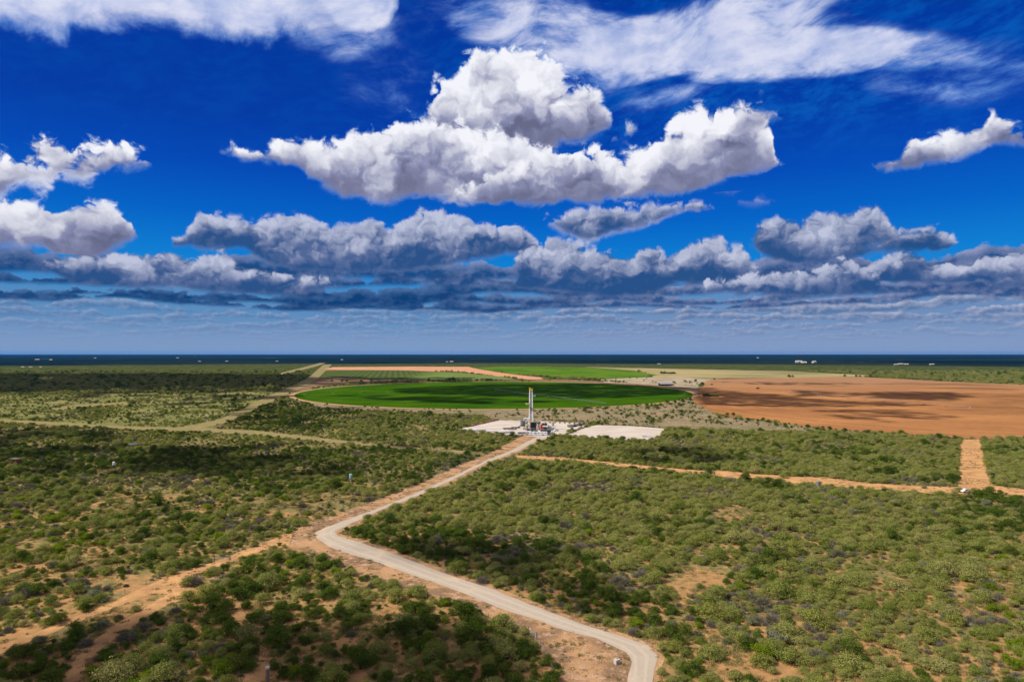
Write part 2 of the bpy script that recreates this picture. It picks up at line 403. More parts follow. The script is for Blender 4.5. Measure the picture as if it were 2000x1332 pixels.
def sheet(name, poly, z, mat, jit=1.2, step=12.0, world=False, seed=1):
    """flat polygon lying on the ground, outline given in photograph pixels (or metres) and roughened"""
    P = [Vector(p).to_2d() if world else Vector(G(*p)) for p in poly]; out = []
    for a, b in zip(P, P[1:] + P[:1]):
        n = max(1, min(400, int((b - a).length/step)))
        for k in range(n): out.append(a.lerp(b, k/n))
    if jit:
        xs = np.array([p.x for p in out]); ys = np.array([p.y for p in out])
        jx = (fbm(xs, ys, step*3, 3, seed) - 0.5)*2*jit; jy = (fbm(xs, ys, step*3, 3, seed+50) - 0.5)*2*jit
        out = [Vector((p.x + a, p.y + b)) for p, a, b in zip(out, jx, jy)]
    v = [(p.x, p.y, 0.0) for p in out]
    tris = tessellate_polygon([[Vector(q) for q in v]])
    f = []
    for t in tris:
        a, b, c = (Vector(v[i]) for i in t)
        f.append(t if (b-a).cross(c-a).z > 0 else t[::-1])
    o = link(name, v, f, mat); o.location.z = z
    return tag(o, kind='structure')

# ---------------------------------------------------------------- layout, traced in photograph pixels
ROAD_A = [(1160,1620),(1205,1450),(1224,1360),(1228,1315),(1232,1293),(1223,1275),(1195,1260),(1160,1247),(1090,1226),(1020,1202),(950,1177),(880,1149),(810,1125),(740,1099),(687,1083),(640,1067),(619,1052),(616,1041),(635,1030),(670,1018),(740,992),(810,964),(897,925),(950,899),(999,880),(1030,862),(1050,853)]
ROAD_B = [(1235,1620),(1262,1450),(1274,1360),(1276,1310),(1283,1282),(1265,1261),(1212,1242),(1125,1215),(1055,1188),(950,1147),(862,1118),(775,1084),(705,1060),(658,1046),(655,1038),(687,1022),(740,998),(810,971),(880,939),(950,904),(1013,880),(1048,862),(1072,854)]
CORR_L = [(1020,1620),(1060,1450),(1080,1360),(1097,1312),(1085,1290),(1048,1262),(1037,1235),(967,1212),(915,1181),(810,1150),(733,1132),(666,1104),(615,1078),(560,1068),(577,1038),(600,1023),(652,1006),(712,985),(796,953),(827,941),(890,911),(943,891),(972,876),(1021,851)]
CORR_R = [(1255,1620),(1280,1450),(1290,1360),(1290,1310),(1300,1282),(1285,1258),(1225,1238),(1130,1209),(1060,1182),(955,1142),(868,1112),(780,1078),(710,1055),(664,1042),(694,1024),(746,1000),(816,972),(886,941),(954,906),(1017,882),(1052,863),(1074,855)]
TRACK_W = [(577,1036),(518,1060),(420,1096),(340,1122),(297,1138),(210,1180),(105,1222),(0,1260),(-60,1282),(-60,1300),(0,1275),(105,1234),(200,1195),(250,1178),(300,1160),(345,1162),(430,1170),(470,1168),(398,1158),(362,1140),(380,1122),(440,1101),(530,1070),(600,1066),(615,1058)]
TRACK_S1 = [(345,1150),(262,1198),(225,1220),(170,1260),(140,1298),(105,1345),(70,1420),(50,1560),(105,1560),(118,1420),(147,1345),(163,1310),(192,1275),(230,1244),(270,1216),(325,1183),(385,1160)]
TRACK_S2 = [(425,1165),(450,1205),(470,1232),(500,1250),(505,1290),(470,1345),(450,1500),(510,1500),(520,1345),(530,1300),(532,1262),(505,1232),(485,1208),(470,1180),(455,1160)]
TRACK_E = [(1000,889),(1045,890),(1090,893),(1177,901),(1247,908),(1366,919),(1420,920),(1475,925),(1545,931),(1610,932),(1700,944),(1780,948),(1868,951),(1874,925),(1872,905),(1874,868),(1880,858),(1912,858),(1917,868),(1924,897),(1930,930),(1940,948),(2060,962),(2060,978),(1990,968),(1920,962),(1860,966),(1800,962),(1737,957),(1650,952),(1560,944),(1500,937),(1440,934),(1366,926),(1247,914),(1177,907),(1090,899),(1010,896)]
TRACK_NW = [(-60,817),(0,819),(120,825),(240,832),(345,835),(420,822),(465,804),(510,780),(555,760),(597,741),(632,712),(648,712),(618,742),(600,752),(575,764),(530,784),(485,806),(440,826),(400,835),(430,838),(500,841),(570,849),(640,857),(720,866),(800,873),(900,880),(950,885),(945,889),(900,886),(800,878),(700,869),(560,856),(480,848),(400,843),(345,842),(240,838),(120,831),(0,825),(-60,823)]
TRACK_N2 = [(545,729),(590,718),(624,709),(636,709),(620,715),(590,723),(550,733)]
PAD_1 = [(893,839),(972,820),(1040,821),(1153,826),(1149,831),(1098,851),(1067,855),(1014,850),(902,843)]
PAD_2 = [(1150,833),(1166,830),(1230,832),(1300,837),(1292,848),(1283,857),(1254,860),(1180,857),(1098,853)]
PIV = Vector(G(968, 762)); PIV_R = 0.5*(Vector(G(968,745.5)) - Vector(G(968,799))).length
PIV = Vector((G(968,745.5)[0]*0.5 + G(968,799)[0]*0.5, 0.5*(G(968,745.5)[1] + G(968,799)[1])))
FIELD_BROWN = [(1366,742),(1420,739),(1545,738),(1685,736),(1825,744),(2000,752),(2300,766),(2300,862),(2060,860),(2000,858),(1880,857),(1755,849),(1615,838),(1510,824),(1405,811),(1363,792),(1350,776),(1366,764),(1375,750)]
FIELD_TAN = [(1140,716.5),(1300,720),(1545,725),(1720,734),(1690,736),(1545,738),(1366,741),(1340,745),(1310,747),(1250,745),(1180,742),(1270,738),(1280,732),(1240,724)]
FIELD_PALE = [(1170,741),(1250,737),(1330,736),(1390,741),(1368,750),(1360,760),(1345,757),(1290,753),(1230,749),(1180,747)]
FIELD_FAR = [(925,718),(990,716),(1060,716),(1150,718),(1240,725),(1285,732),(1260,737),(1180,740),(1080,738),(1000,731)]
FIELD_ORANGE = [(632,721),(650,717),(800,716),(915,716.5),(935,721),(1000,731),(1075,739),(1040,742),(975,735),(900,727),(780,723),(660,722.5)]
FIELD_ROWS = [(632,725),(660,723),(790,723),(900,728),(975,735),(1010,741),(900,741),(740,741),(620,737)]
MARGIN_N = [(565,764),(600,748),(628,722),(650,719),(700,724),(1010,741),(1200,742),(1300,750),(1372,756),(1368,770),(1352,768),(1250,752),(960,743),(750,745),(620,756),(585,766),(590,778),(570,776)]
SPARSE = [(560,776),(590,780),(700,794),(860,800),(968,800),(1150,798),(1290,790),(1352,776),(1400,812),(1510,825),(1615,839),(1700,846),(1500,842),(1300,836),(1150,826),(1100,822),(965,820),(950,812),(800,806),(620,796)]
SAVANNA = [(-60,772),(300,768),(555,765),(465,804),(420,822),(345,835),(240,832),(0,819),(-60,817)]
STRIP_W = [(99,798),(160,790),(255,785),(262,789),(170,795),(105,802)]

# ---------------------------------------------------------------- ground materials
def soil_mix(t, P, b, soil, soil2, grass, grass2, cover, sc=0.05):
    n1 = t.noise(P, sc, 5, 0.6); n2 = t.noise(P, sc*7, 5, 0.65); n3 = t.noise(P, sc*45, 3, 0.6)
    s_ = t.mix(t.smooth(n2, 0.3, 0.7), soil, soil2); g_ = t.mix(t.smooth(n2, 0.35, 0.65), grass, grass2)
    f = t.smooth(n1*0.5 + n2*0.32 + n3*0.18 + cover, 0.44, 0.56)
    c = t.mix(f, s_, g_)
    return t.mix(t.lin(n3, 0.3, 0.7, 0.0, 0.35), c, t.vm('SCALE', c, scale=0.45))
def f_ground(t, P, b):
    x, y, z = t.sep(P)
    n0 = t.noise(P, 0.0011, 5, 0.6); n4 = t.noise(P, 0.02, 4, 0.65)
    near_ = soil_mix(t, P, b, (0.46,0.25,0.10,1), (0.32,0.18,0.08,1), (0.25,0.195,0.085,1), (0.17,0.155,0.055,1), t.lin(y, 150, 500, -0.04, 0.09))
    # woods: canopy colour from a distance
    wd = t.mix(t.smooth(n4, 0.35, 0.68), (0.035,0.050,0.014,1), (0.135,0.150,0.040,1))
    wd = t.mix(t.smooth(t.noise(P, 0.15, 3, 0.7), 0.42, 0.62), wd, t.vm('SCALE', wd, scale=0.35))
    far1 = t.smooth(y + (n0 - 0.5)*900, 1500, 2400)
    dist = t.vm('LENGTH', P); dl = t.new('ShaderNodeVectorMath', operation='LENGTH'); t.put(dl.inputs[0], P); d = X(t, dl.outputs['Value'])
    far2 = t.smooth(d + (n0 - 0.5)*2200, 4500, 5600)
    far_shade = t.mix(t.smooth(t.noise(P, 0.0006, 4, 0.6), 0.40, 0.62), (0.004,0.010,0.012,1), (0.012,0.021,0.018,1))  # cloud shade over the distant plain, put into the ground colour as near-black
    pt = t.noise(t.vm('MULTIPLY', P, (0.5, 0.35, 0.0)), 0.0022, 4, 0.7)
    far_shade = t.mix(t.smooth(pt, 0.64, 0.68) * t.smooth(d, 22000, 6000), far_shade, (0.12,0.10,0.07,1))
    c = t.mix(far1, near_, wd); c = t.mix(far2, c, far_shade)
    bump(t, b, t.noise(P, 1.2, 5, 0.65), 0.25, 0.8)
    return c
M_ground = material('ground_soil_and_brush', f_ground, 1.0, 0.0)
def f_corr(t, P, b):
    n = t.noise(P, 0.25, 6, 0.65); m_ = t.noise(t.vm('MULTIPLY', P, (0.25, 0.25, 1)), 0.35, 5, 0.6)
    c = t.mix(t.smooth(m_, 0.38, 0.60), (0.47,0.275,0.135,1), (0.25,0.155,0.090,1))
    c = t.mix(t.smooth(n, 0.52, 0.62), c, (0.50,0.31,0.19,1))
    c = t.mix(t.smooth(t.noise(P, 1.6, 5, 0.7), 0.57, 0.66), c, (0.14,0.10,0.06,1))
    bump(t, b, n + t.noise(P, 2.0, 4, 0.6)*0.4, 0.8, 1.0); return c
M_corr = material('bulldozed_red_soil', f_corr, 1.0, 0.0)
def f_sand(t, P, b):
    n = t.noise(P, 0.12, 6, 0.65)
    c = t.mix(t.smooth(n, 0.35, 0.65), (0.54,0.30,0.125,1), (0.36,0.20,0.09,1))
    c = t.mix(t.smooth(t.noise(P, 1.1, 5, 0.7), 0.56, 0.68), c, (0.24,0.155,0.085,1))
    bump(t, b, n, 0.5); return c
M_sand = material('orange_sandy_track', f_sand, 1.0, 0.0)
def f_road(t, P, b):
    n = t.noise(P, 0.5, 6, 0.6)
    c = t.mix(n, (0.45,0.375,0.295,1), (0.35,0.29,0.23,1))
    c = t.mix(t.smooth(t.noise(P, 0.09, 4, 0.6), 0.5, 0.75), c, (0.53,0.40,0.27,1))
    c = t.mix(t.smooth(t.noise(P, 3.0, 4, 0.7), 0.58, 0.7)*0.5, c, (0.30,0.25,0.20,1))
    bump(t, b, t.noise(P, 4.0, 4, 0.6), 0.05); return c
M_road = material('caliche_gravel', f_road, 1.0, 0.0)
def f_rut(t, P, b):
    return t.mix(t.noise(P, 0.8, 4, 0.6), (0.41,0.345,0.27,1), (0.47,0.395,0.31,1))
M_rut = material('worn_wheel_track', f_rut, 1.0, 0.0)
def f_pad(t, P, b):
    n = t.noise(t.vm('MULTIPLY', P, (0.4,1,1)), 0.06, 6, 0.62)
    c = t.mix(t.smooth(n, 0.3, 0.7), (0.56,0.495,0.43,1), (0.42,0.355,0.29,1))
    return t.mix(t.smooth(t.noise(P, 0.35, 5, 0.7), 0.58, 0.7)*0.5, c, (0.42,0.36,0.31,1))
M_pad = material('crushed_caliche_pad', f_pad, 1.0, 0.0)
def f_crop(t, P, b):
    d = t.vm('SUBTRACT', P, (PIV.x, PIV.y, 0)); l_ = t.new('ShaderNodeVectorMath', operation='LENGTH'); t.put(l_.inputs[0], d); r = X(t, l_.outputs['Value'])
    ring = (r * (2*math.pi/52.0)).sin(); n = t.noise(P, 0.008, 5, 0.6); fine = t.noise(t.vm('MULTIPLY', P, (0.3,1,1)), 0.05, 5, 0.6)
    c = t.mix(t.smooth(n*0.6 + fine*0.4, 0.35, 0.65), (0.018,0.066,0.001,1), (0.046,0.108,0.001,1))
    c = t.mix(t.smooth(fine, 0.55, 0.75)*0.4, c, (0.09,0.12,0.02,1))
    return t.mix(t.smooth(ring, 0.95, 1.0)*0.45, c, (0.10,0.13,0.03,1))
M_crop = material('irrigated_green_crop', f_crop, 1.0, 0.0)
def f_crop2(t, P, b):
    n = t.noise(t.vm('MULTIPLY', P, (1,0.3,1)), 0.006, 5, 0.6)
    return t.mix(t.smooth(n, 0.35, 0.65), (0.055,0.13,0.008,1), (0.10,0.17,0.012,1))
M_crop2 = material('young_green_crop', f_crop2, 1.0, 0.0)
def f_rows(t, P, b):
    x, y, z = t.sep(P)
    s_ = ((x*0.985 + y*0.17) * (2*math.pi/21.0)).sin()
    c = t.mix(t.smooth(s_, -0.3, 0.5), (0.055,0.080,0.02,1), (0.082,0.105,0.028,1))
    return t.mix(t.smooth(x*1.0 + t.noise(P, 0.01, 3)*160, -330, -170), c, t.mix(t.noise(P, 0.01, 4), (0.09,0.14,0.03,1), (0.17,0.22,0.06,1)))
M_rows = material('crop_rows', f_rows, 1.0, 0.0)
def f_tan(t, P, b):
    n = t.noise(t.vm('MULTIPLY', P, (0.35,0.9,1)), 0.006, 6, 0.65)
    return t.mix(t.smooth(n, 0.38, 0.62), (0.35,0.28,0.13,1), (0.20,0.175,0.08,1))
M_tan = material('dry_stubble', f_tan, 1.0, 0.0)
def f_pale(t, P, b):
    n = t.noise(P, 0.02, 6, 0.65)
    return t.mix(t.smooth(n, 0.4, 0.62), (0.40,0.32,0.22,1), (0.23,0.19,0.12,1))
M_pale = material('pale_trampled_ground', f_pale, 1.0, 0.0)
def f_orange(t, P, b):
    n = t.noise(t.vm('MULTIPLY', P, (1,0.3,1)), 0.01, 5, 0.6)
    return t.mix(n, (0.42,0.20,0.10,1), (0.58,0.31,0.18,1))
M_orange = material('orange_ploughed_soil', f_orange, 1.0, 0.0)
CB = Vector(G(1895, 799))
def f_brown(t, P, b):
    d = t.vm('SUBTRACT', P, (CB.x, CB.y, 0)); l_ = t.new('ShaderNodeVectorMath', operation='LENGTH'); t.put(l_.inputs[0], d); r = X(t, l_.outputs['Value'])
    w_ = t.noise(P, 0.01, 4, 0.6)
    ring = t.noise(t.xyz(r*0.06 + w_*1.2, w_*2.0, 0.0), 1.0, 5, 0.7)
    big = t.noise(t.vm('MULTIPLY', P, (0.5,1,1)), 0.006, 5, 0.6); f = t.noise(P, 0.12, 5, 0.7)
    x_, y_, z_ = t.sep(P)
    c = t.mix(t.smooth(big*0.5 + ring*0.35 + f*0.15, 0.36, 0.62), (0.43,0.200,0.074,1), (0.25,0.110,0.044,1))
    c = t.mix(t.smooth(y_ + (big-0.5)*500, 1150, 1900)*0.8, c, (0.31,0.170,0.090,1))
    damp = t.smooth(t.noise(t.vm('MULTIPLY', P, (0.6,1,1)), 0.0042, 5, 0.62), 0.50, 0.62) * t.smooth(y_, 2100, 1600) * t.smooth(y_, 800, 1000)
    c = t.mix(damp*0.75, c, (0.15,0.070,0.030,1))
    return t.mix(t.smooth(f*0.5 + ring*0.5, 0.52, 0.62)*0.45, c, (0.20,0.11,0.055,1))
M_brown = material('fallow_orange_brown_soil', f_brown, 1.0, 0.0)
def f_margin(t, P, b): return soil_mix(t, P, b, (0.28,0.15,0.09,1), (0.20,0.115,0.07,1), (0.26,0.18,0.10,1), (0.15,0.12,0.06,1), 0.0, 0.02)
M_margin = material('dusty_field_margin', f_margin, 1.0, 0.0)
def f_sparse(t, P, b): return soil_mix(t, P, b, (0.34,0.245,0.15,1), (0.25,0.18,0.115,1), (0.21,0.185,0.10,1), (0.15,0.14,0.07,1), 0.0, 0.03)
M_sparse = material('dry_pasture', f_sparse, 1.0, 0.0)
def f_sav(t, P, b): return soil_mix(t, P, b, (0.26,0.22,0.09,1), (0.30,0.24,0.11,1), (0.19,0.19,0.06,1), (0.13,0.145,0.045,1), 0.03, 0.02)
M_sav = material('yellow_green_savanna_grass', f_sav, 1.0, 0.0)
def f_grs(t, P, b):
    n = t.noise(P, 0.08, 5, 0.6)
    return t.mix(t.smooth(n, 0.35, 0.65), (0.20,0.18,0.075,1), (0.27,0.205,0.095,1))
M_grstrack = material('grassy_sand_track', f_grs, 1.0, 0.0)
M_ring = material('sandy_ring_track', lambda t, P, b: t.mix(t.noise(P, 0.05, 5), (0.46,0.28,0.15,1), (0.33,0.20,0.11,1)), 1.0, 0.0)

# ---------------------------------------------------------------- the ground and what is laid out on it
gx = sorted(set([0] + [s_*q for q in (150,300,500,800,1200,1800,2700,4000,6000,9000,14000,22000,38000) for s_ in (1,-1)]))
gv = [(x, y, 0) for y in gx for x in gx]; nn = len(gx)
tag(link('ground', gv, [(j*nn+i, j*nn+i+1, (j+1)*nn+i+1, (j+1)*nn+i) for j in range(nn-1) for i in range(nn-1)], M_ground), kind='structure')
sheet('pasture', SPARSE, 0.04, M_sparse, 6, 15)
sheet('savanna_grass', SAVANNA, 0.04, M_sav, 10, 20)
sheet('field_margin', MARGIN_N, 0.05, M_margin, 3, 20)
sheet('brown_field', FIELD_BROWN, 0.08, M_brown, 3, 20)
sheet('stubble_field', FIELD_TAN, 0.08, M_tan, 6, 30)
sheet('pale_ground', FIELD_PALE, 0.12, M_pale, 5, 20)
sheet('far_crop_field', FIELD_FAR, 0.16, M_crop2, 3, 30)
sheet('orange_field', FIELD_ORANGE, 0.12, M_orange, 4, 30)
sheet('row_crop_field', FIELD_ROWS, 0.08, M_rows, 4, 30)
circ = lambda c, r, n=240: [(c.x + 0.855*r*math.cos(2*math.pi*k/n), c.y + r*math.sin(2*math.pi*k/n)) for k in range(n)]
sheet('ring_track', circ(PIV, PIV_R + 11), 0.12, M_ring, 3, 40, world=True)
sheet('crop_field', circ(PIV, PIV_R), 0.18, M_crop, 1.2, 40, world=True)
sheet('ranch_track', TRACK_NW, 0.10, M_grstrack, 1.5, 10)
sheet('ranch_track', TRACK_N2, 0.10, M_grstrack, 2, 20)
sheet('ranch_track', STRIP_W, 0.10, M_grstrack, 2, 10)
sheet('dirt_track', TRACK_E, 0.05, M_sand, 1.2, 8)
sheet('dirt_track', TRACK_W, 0.05, M_sand, 1.3, 4)
sheet('dirt_track', TRACK_S1, 0.045, M_sand, 1.3, 4)
sheet('dirt_track', TRACK_S2, 0.055, M_sand, 1.3, 4)
sheet('cleared_soil', CORR_L + CORR_R[::-1], 0.065, M_corr, 1.0, 4)
sheet('road_surface', ROAD_A + ROAD_B[::-1], 0.11, M_road, 0.6, 2.5)
sheet('caliche_pad', PAD_1, 0.14, M_pad, 1.5, 6)
sheet('caliche_pad', PAD_2, 0.12, M_pad, 1.5, 6)
def lane(name, A, B, f0, f1, z, mat):
    """a strip between two fractions of the road's width"""
    def resample(p, n=90):
        p = [Vector(G(*q)) for q in p]; L_ = [0]
        for a, b in zip(p, p[1:]): L_.append(L_[-1] + (b-a).length)
        out = []
        for k in range(n):
            s_ = L_[-1]*k/(n-1); i = max(0, min(len(p)-2, next((i for i in range(len(L_)-1) if L_[i+1] >= s_), len(p)-2)))
            out.append(p[i].lerp(p[i+1], (s_-L_[i])/max(1e-6, L_[i+1]-L_[i])))
        return out
    a, b = resample(A), resample(B)
    l = [p.lerp(q, f0 + random.uniform(-.02,.02)) for p, q in zip(a, b)]; r = [p.lerp(q, f1 + random.uniform(-.02,.02)) for p, q in zip(a, b)]
    v = [(p.x, p.y, 0) for p in l + r]; n = len(l)
    o = link(name, v, [(k, k+1, n+k+1, n+k) for k in range(n-1)], mat); o.location.z = z; tag(o, kind='structure')
lane('wheel_rut', ROAD_A, ROAD_B, 0.20, 0.34, 0.125, M_rut)
lane('wheel_rut', ROAD_A, ROAD_B, 0.60, 0.74, 0.125, M_rut)
# ---------------------------------------------------------------- shrubs
def foliage_mat(name, cols, trans=0.25):
    m = bpy.data.materials.new(name); m.use_nodes = True; nt = m.node_tree; nt.nodes.clear(); t = NT(nt)
    oi = t.new('ShaderNodeObjectInfo'); at = t.new('ShaderNodeAttribute'); at.attribute_name = 'leaf'
    r = X(t, oi.outputs['Random']); lf = X(t, at.outputs['Fac'])
    n = len(cols)
    c = t.ramp(r, [(k/(n-1), q) for k, q in enumerate(cols)])
    c = t.mix(lf, t.vm('SCALE', c, scale=0.70), t.vm('MULTIPLY', c, (1.34, 1.30, 1.2)))
    d = t.new('ShaderNodeBsdfDiffuse'); t.put(d.inputs[0], c)
    tr = t.new('ShaderNodeBsdfTranslucent'); t.put(tr.inputs[0], t.vm('MULTIPLY', c, (1.1, 1.2, 0.6)))
    mx = t.new('ShaderNodeMixShader'); mx.inputs[0].default_value = trans
    t.l.new(d.outputs[0], mx.inputs[1]); t.l.new(tr.outputs[0], mx.inputs[2])
    o = t.new('ShaderNodeOutputMaterial'); t.l.new(mx.outputs[0], o.inputs[0]); return m
F_olive = foliage_mat('olive_leaves', [(0.260,0.275,0.065), (0.310,0.315,0.100), (0.215,0.250,0.055), (0.340,0.325,0.125), (0.165,0.205,0.040)])
F_dark = foliage_mat('dark_green_leaves', [(0.080,0.130,0.018), (0.110,0.160,0.024), (0.060,0.098,0.016), (0.140,0.170,0.032)])
F_lime = foliage_mat('bright_green_leaves', [(0.180,0.250,0.014), (0.230,0.290,0.024), (0.150,0.220,0.014)], 0.35)
F_sage = foliage_mat('grey_green_leaves', [(0.190,0.205,0.115), (0.230,0.235,0.150), (0.165,0.175,0.105)])
F_grey = foliage_mat('grey_bare_twigs', [(0.175,0.155,0.115), (0.225,0.200,0.155), (0.145,0.130,0.085)], 0.05)
M_bark = plain('shrub_bark', (0.085,0.062,0.045), 0.95, 0, 0.3, 2.0)
def crown(seed, rad, hgt, lobes, leaves, size, flat=0.75, spread=1.0, wisp=0.25):
    g = np.random.default_rng(seed); V = []; F_ = []; A_ = []
    cs = []
    for k in range(lobes):
        a = g.uniform(0, 2*math.pi); q = rad*spread*(0.62*math.sqrt(g.uniform(0,1)) if k else 0)
        lr = rad*g.uniform(0.20, 0.44)*(1.15 if k == 0 else 1); z = hgt*(0.62 if k == 0 else g.uniform(0.22, 0.66)) - (q/rad)**2*hgt*0.22
        cs.append((q*math.cos(a), q*math.sin(a), max(lr*0.35, z), lr))
    w_ = np.array([c[3]**2 for c in cs]); w_ /= w_.sum()
    ks = g.choice(len(cs), leaves, p=w_)
    for k in ks:
        cx, cy_, cz, lr = cs[k]
        d = g.normal(size=3); d /= np.linalg.norm(d)
        if d[2] < -0.35: d[2] *= -0.6
        rr = lr*(1 - abs(g.normal(0, 0.22))) if g.uniform() > wisp else lr*g.uniform(0.95, 1.45)
        p = np.array([cx, cy_, cz]) + d*rr*np.array([1, 1, flat])
        if p[2] < 0.15: p[2] = g.uniform(0.15, 0.6)
        n = d + g.normal(0, 0.55, 3); n /= np.linalg.norm(n)
        u = np.cross(n, g.normal(size=3)); u /= np.linalg.norm(u); v = np.cross(n, u)
        s1 = size*g.uniform(0.5, 1.2); s2 = s1*g.uniform(0.45, 0.9)
        b_ = len(V)
        V += [p - u*s1, p + v*s2, p + u*s1, p - v*s2]; F_.append((b_, b_+1, b_+2, b_+3)); A_.append(min(1, max(0, g.normal(0.45, 0.25))))
    return np.array(V), F_, A_
def twigs(seed, rad, hgt, n, thick):
    g = np.random.default_rng(seed); V = []; F_ = []; A_ = []
    for k in range(n):
        a = g.uniform(0, 2*math.pi); e = g.uniform(0.1, 1.35); d = np.array([math.cos(a)*math.cos(e)*rad, math.sin(a)*math.cos(e)*rad, math.sin(e)*hgt])
        r0, r1 = sorted(g.uniform(0.45, 1.0, 2)); r1 = max(r1, r0 + 0.15)
        j = g.normal(0, 0.10, 3)*rad; p = d*r0 + j; q = d*r1 + j + g.normal(0, 0.12, 3)*rad
        p[2] = max(p[2], 0.1); q[2] = max(q[2], 0.15)
        u = np.cross(q - p, g.normal(size=3)); u /= (np.linalg.norm(u) + 1e-9); u *= thick*g.uniform(0.5, 1.5)
        b_ = len(V); V += [p - u, p + u, q + u*0.5, q - u*0.5]; F_.append((b_, b_+1, b_+2, b_+3)); A_.append(g.uniform(0, 1))
    return np.array(V), F_, A_
def stems(seed, rad, hgt, n=5):
    g = random.Random(seed); m = MB()
    for k in range(n):
        a = g.uniform(0, 6.28); q = rad*g.uniform(0.25, 0.6)
        mid_ = (q*0.45*math.cos(a), q*0.45*math.sin(a), hgt*0.35); end = (q*math.cos(a+0.3), q*math.sin(a+0.3), hgt*g.uniform(0.6, 0.85))
        m.bar((0.1*math.cos(a), 0.1*math.sin(a), 0), mid_, 0.13, 0.09, 5); m.bar(mid_, end, 0.09, 0.03, 4)
    return m
def leaf_mesh(name, data, mat):
    V, F_, A_ = data
    me = bpy.data.meshes.new(name); me.from_pydata(V.tolist(), [], F_); me.materials.append(mat)
    at = me.attributes.new('leaf', 'FLOAT', 'FACE'); at.data.foreach_set('value', A_)
    me.update(); return me
# kind: (look, crown data, stem size, material)
PROTO = []
def proto(look, data, rad, hgt, mat, ns=5, sd=1):
    cm = leaf_mesh('shrub_crown', data, mat); st = stems(sd, rad, hgt, ns)
    sm = bpy.data.meshes.new('shrub_stem'); sm.from_pydata(st.v, [], st.f); sm.materials.append(M_bark)
    # joined copy for the far mass of brush
    V = np.vstack([data[0], np.array(st.v)]); k = len(data[0])
    jm = bpy.data.meshes.new('brush_shrub'); jm.from_pydata(V.tolist(), [], list(data[1]) + [tuple(i+k for i in f) for f in st.f])
    jm.materials.append(mat); jm.materials.append(M_bark)
    jm.polygons.foreach_set('material_index', [0]*len(data[1]) + [1]*len(st.f))
    at = jm.attributes.new('leaf', 'FLOAT', 'FACE'); at.data.foreach_set('value', list(data[2]) + [0.5]*len(st.f)); jm.update()
    PROTO.append(dict(look=look, crown=cm, stem=sm, joined=jm, rad=rad, hgt=hgt))
proto('olive', crown(11, 3.0, 3.1, 14, 3200, 0.125), 3.0, 3.1, F_olive, 5, 1)          # 0
proto('olive', crown(12, 2.7, 2.7, 11, 2500, 0.12, wisp=0.4), 2.7, 2.7, F_olive, 5, 2)      # 1
proto('olive', crown(13, 3.4, 3.3, 18, 3600, 0.13, spread=1.15), 3.4, 3.3, F_olive, 6, 3)  # 2
proto('dark', crown(14, 2.9, 3.3, 13, 3200, 0.125, wisp=0.15), 2.9, 3.3, F_dark, 5, 4)      # 3
proto('dark', crown(15, 2.3, 2.6, 11, 2300, 0.12, wisp=0.2), 2.3, 2.6, F_dark, 5, 5)       # 4
proto('lime', crown(16, 2.4, 2.5, 11, 2200, 0.12, wisp=0.2), 2.4, 2.5, F_lime, 5, 6)       # 5
proto('sage', crown(17, 2.2, 1.9, 10, 1900, 0.115, wisp=0.45), 2.2, 1.9, F_sage, 5, 7)       # 6
proto('grey', twigs(18, 1.9, 1.5, 2200, 0.025), 2.0, 1.7, F_grey, 6, 8)                     # 7
proto('grey', twigs(19, 2.2, 1.8, 2600, 0.028), 2.4, 2.2, F_grey, 6, 9)                     # 8
proto('low', crown(20, 1.2, 0.9, 4, 800, 0.09, wisp=0.3), 1.0, 0.8, F_olive, 3, 10)        # 9
proto('tall', crown(21, 3.3, 4.6, 14, 3200, 0.14, flat=0.9, wisp=0.3), 3.0, 4.4, F_dark, 5, 11) # 10

# --- where they grow
EXCL = [(CORR_L + CORR_R[::-1], 1.0), (TRACK_W, 0.96), (TRACK_S1, 0.95), (TRACK_S2, 0.94), (TRACK_E, 0.98), (TRACK_NW, 0.99), (TRACK_N2, 1), (PAD_1, 1.0), (PAD_2, 1.0), (STRIP_W, 0.95),
        (FIELD_BROWN, 1.0), (FIELD_TAN, 1.0), (FIELD_FAR, 1.0), (FIELD_ORANGE, 1.0), (FIELD_ROWS, 1.0), (MARGIN_N, 0.996), (FIELD_PALE, 0.93)]
PAD_YARD = [(925,832),(985,815),(1160,820),(1320,832),(1310,868),(1090,868),(1030,858),(900,850)]
DARKZ = [[(640,1045),(760,1040),(950,1040),(1130,1075),(1230,1130),(1330,1180),(1300,1240),(1150,1200),(900,1110),(760,1075)],
         [(-60,880),(300,880),(900,870),(960,890),(800,950),(500,960),(200,940),(-60,930)],
         [(-60,1290),(300,1200),(600,1180),(900,1180),(1090,1300),(1100,1345),(-60,1345)],
         [(1840,955),(2060,970),(2060,1030),(1900,1010)], [(440,800),(600,780),(720,800),(640,840),(520,850),(440,830)]]
OPEN_ = [[(0,985),(330,960),(640,985),(600,1030),(480,1080),(250,1140),(-60,1170),(-60,1000)], [(1300,1080),(1420,1060),(1640,1290),(1500,1345),(1300,1280)], [(1370,960),(1560,960),(1480,1080),(1340,1060)]]
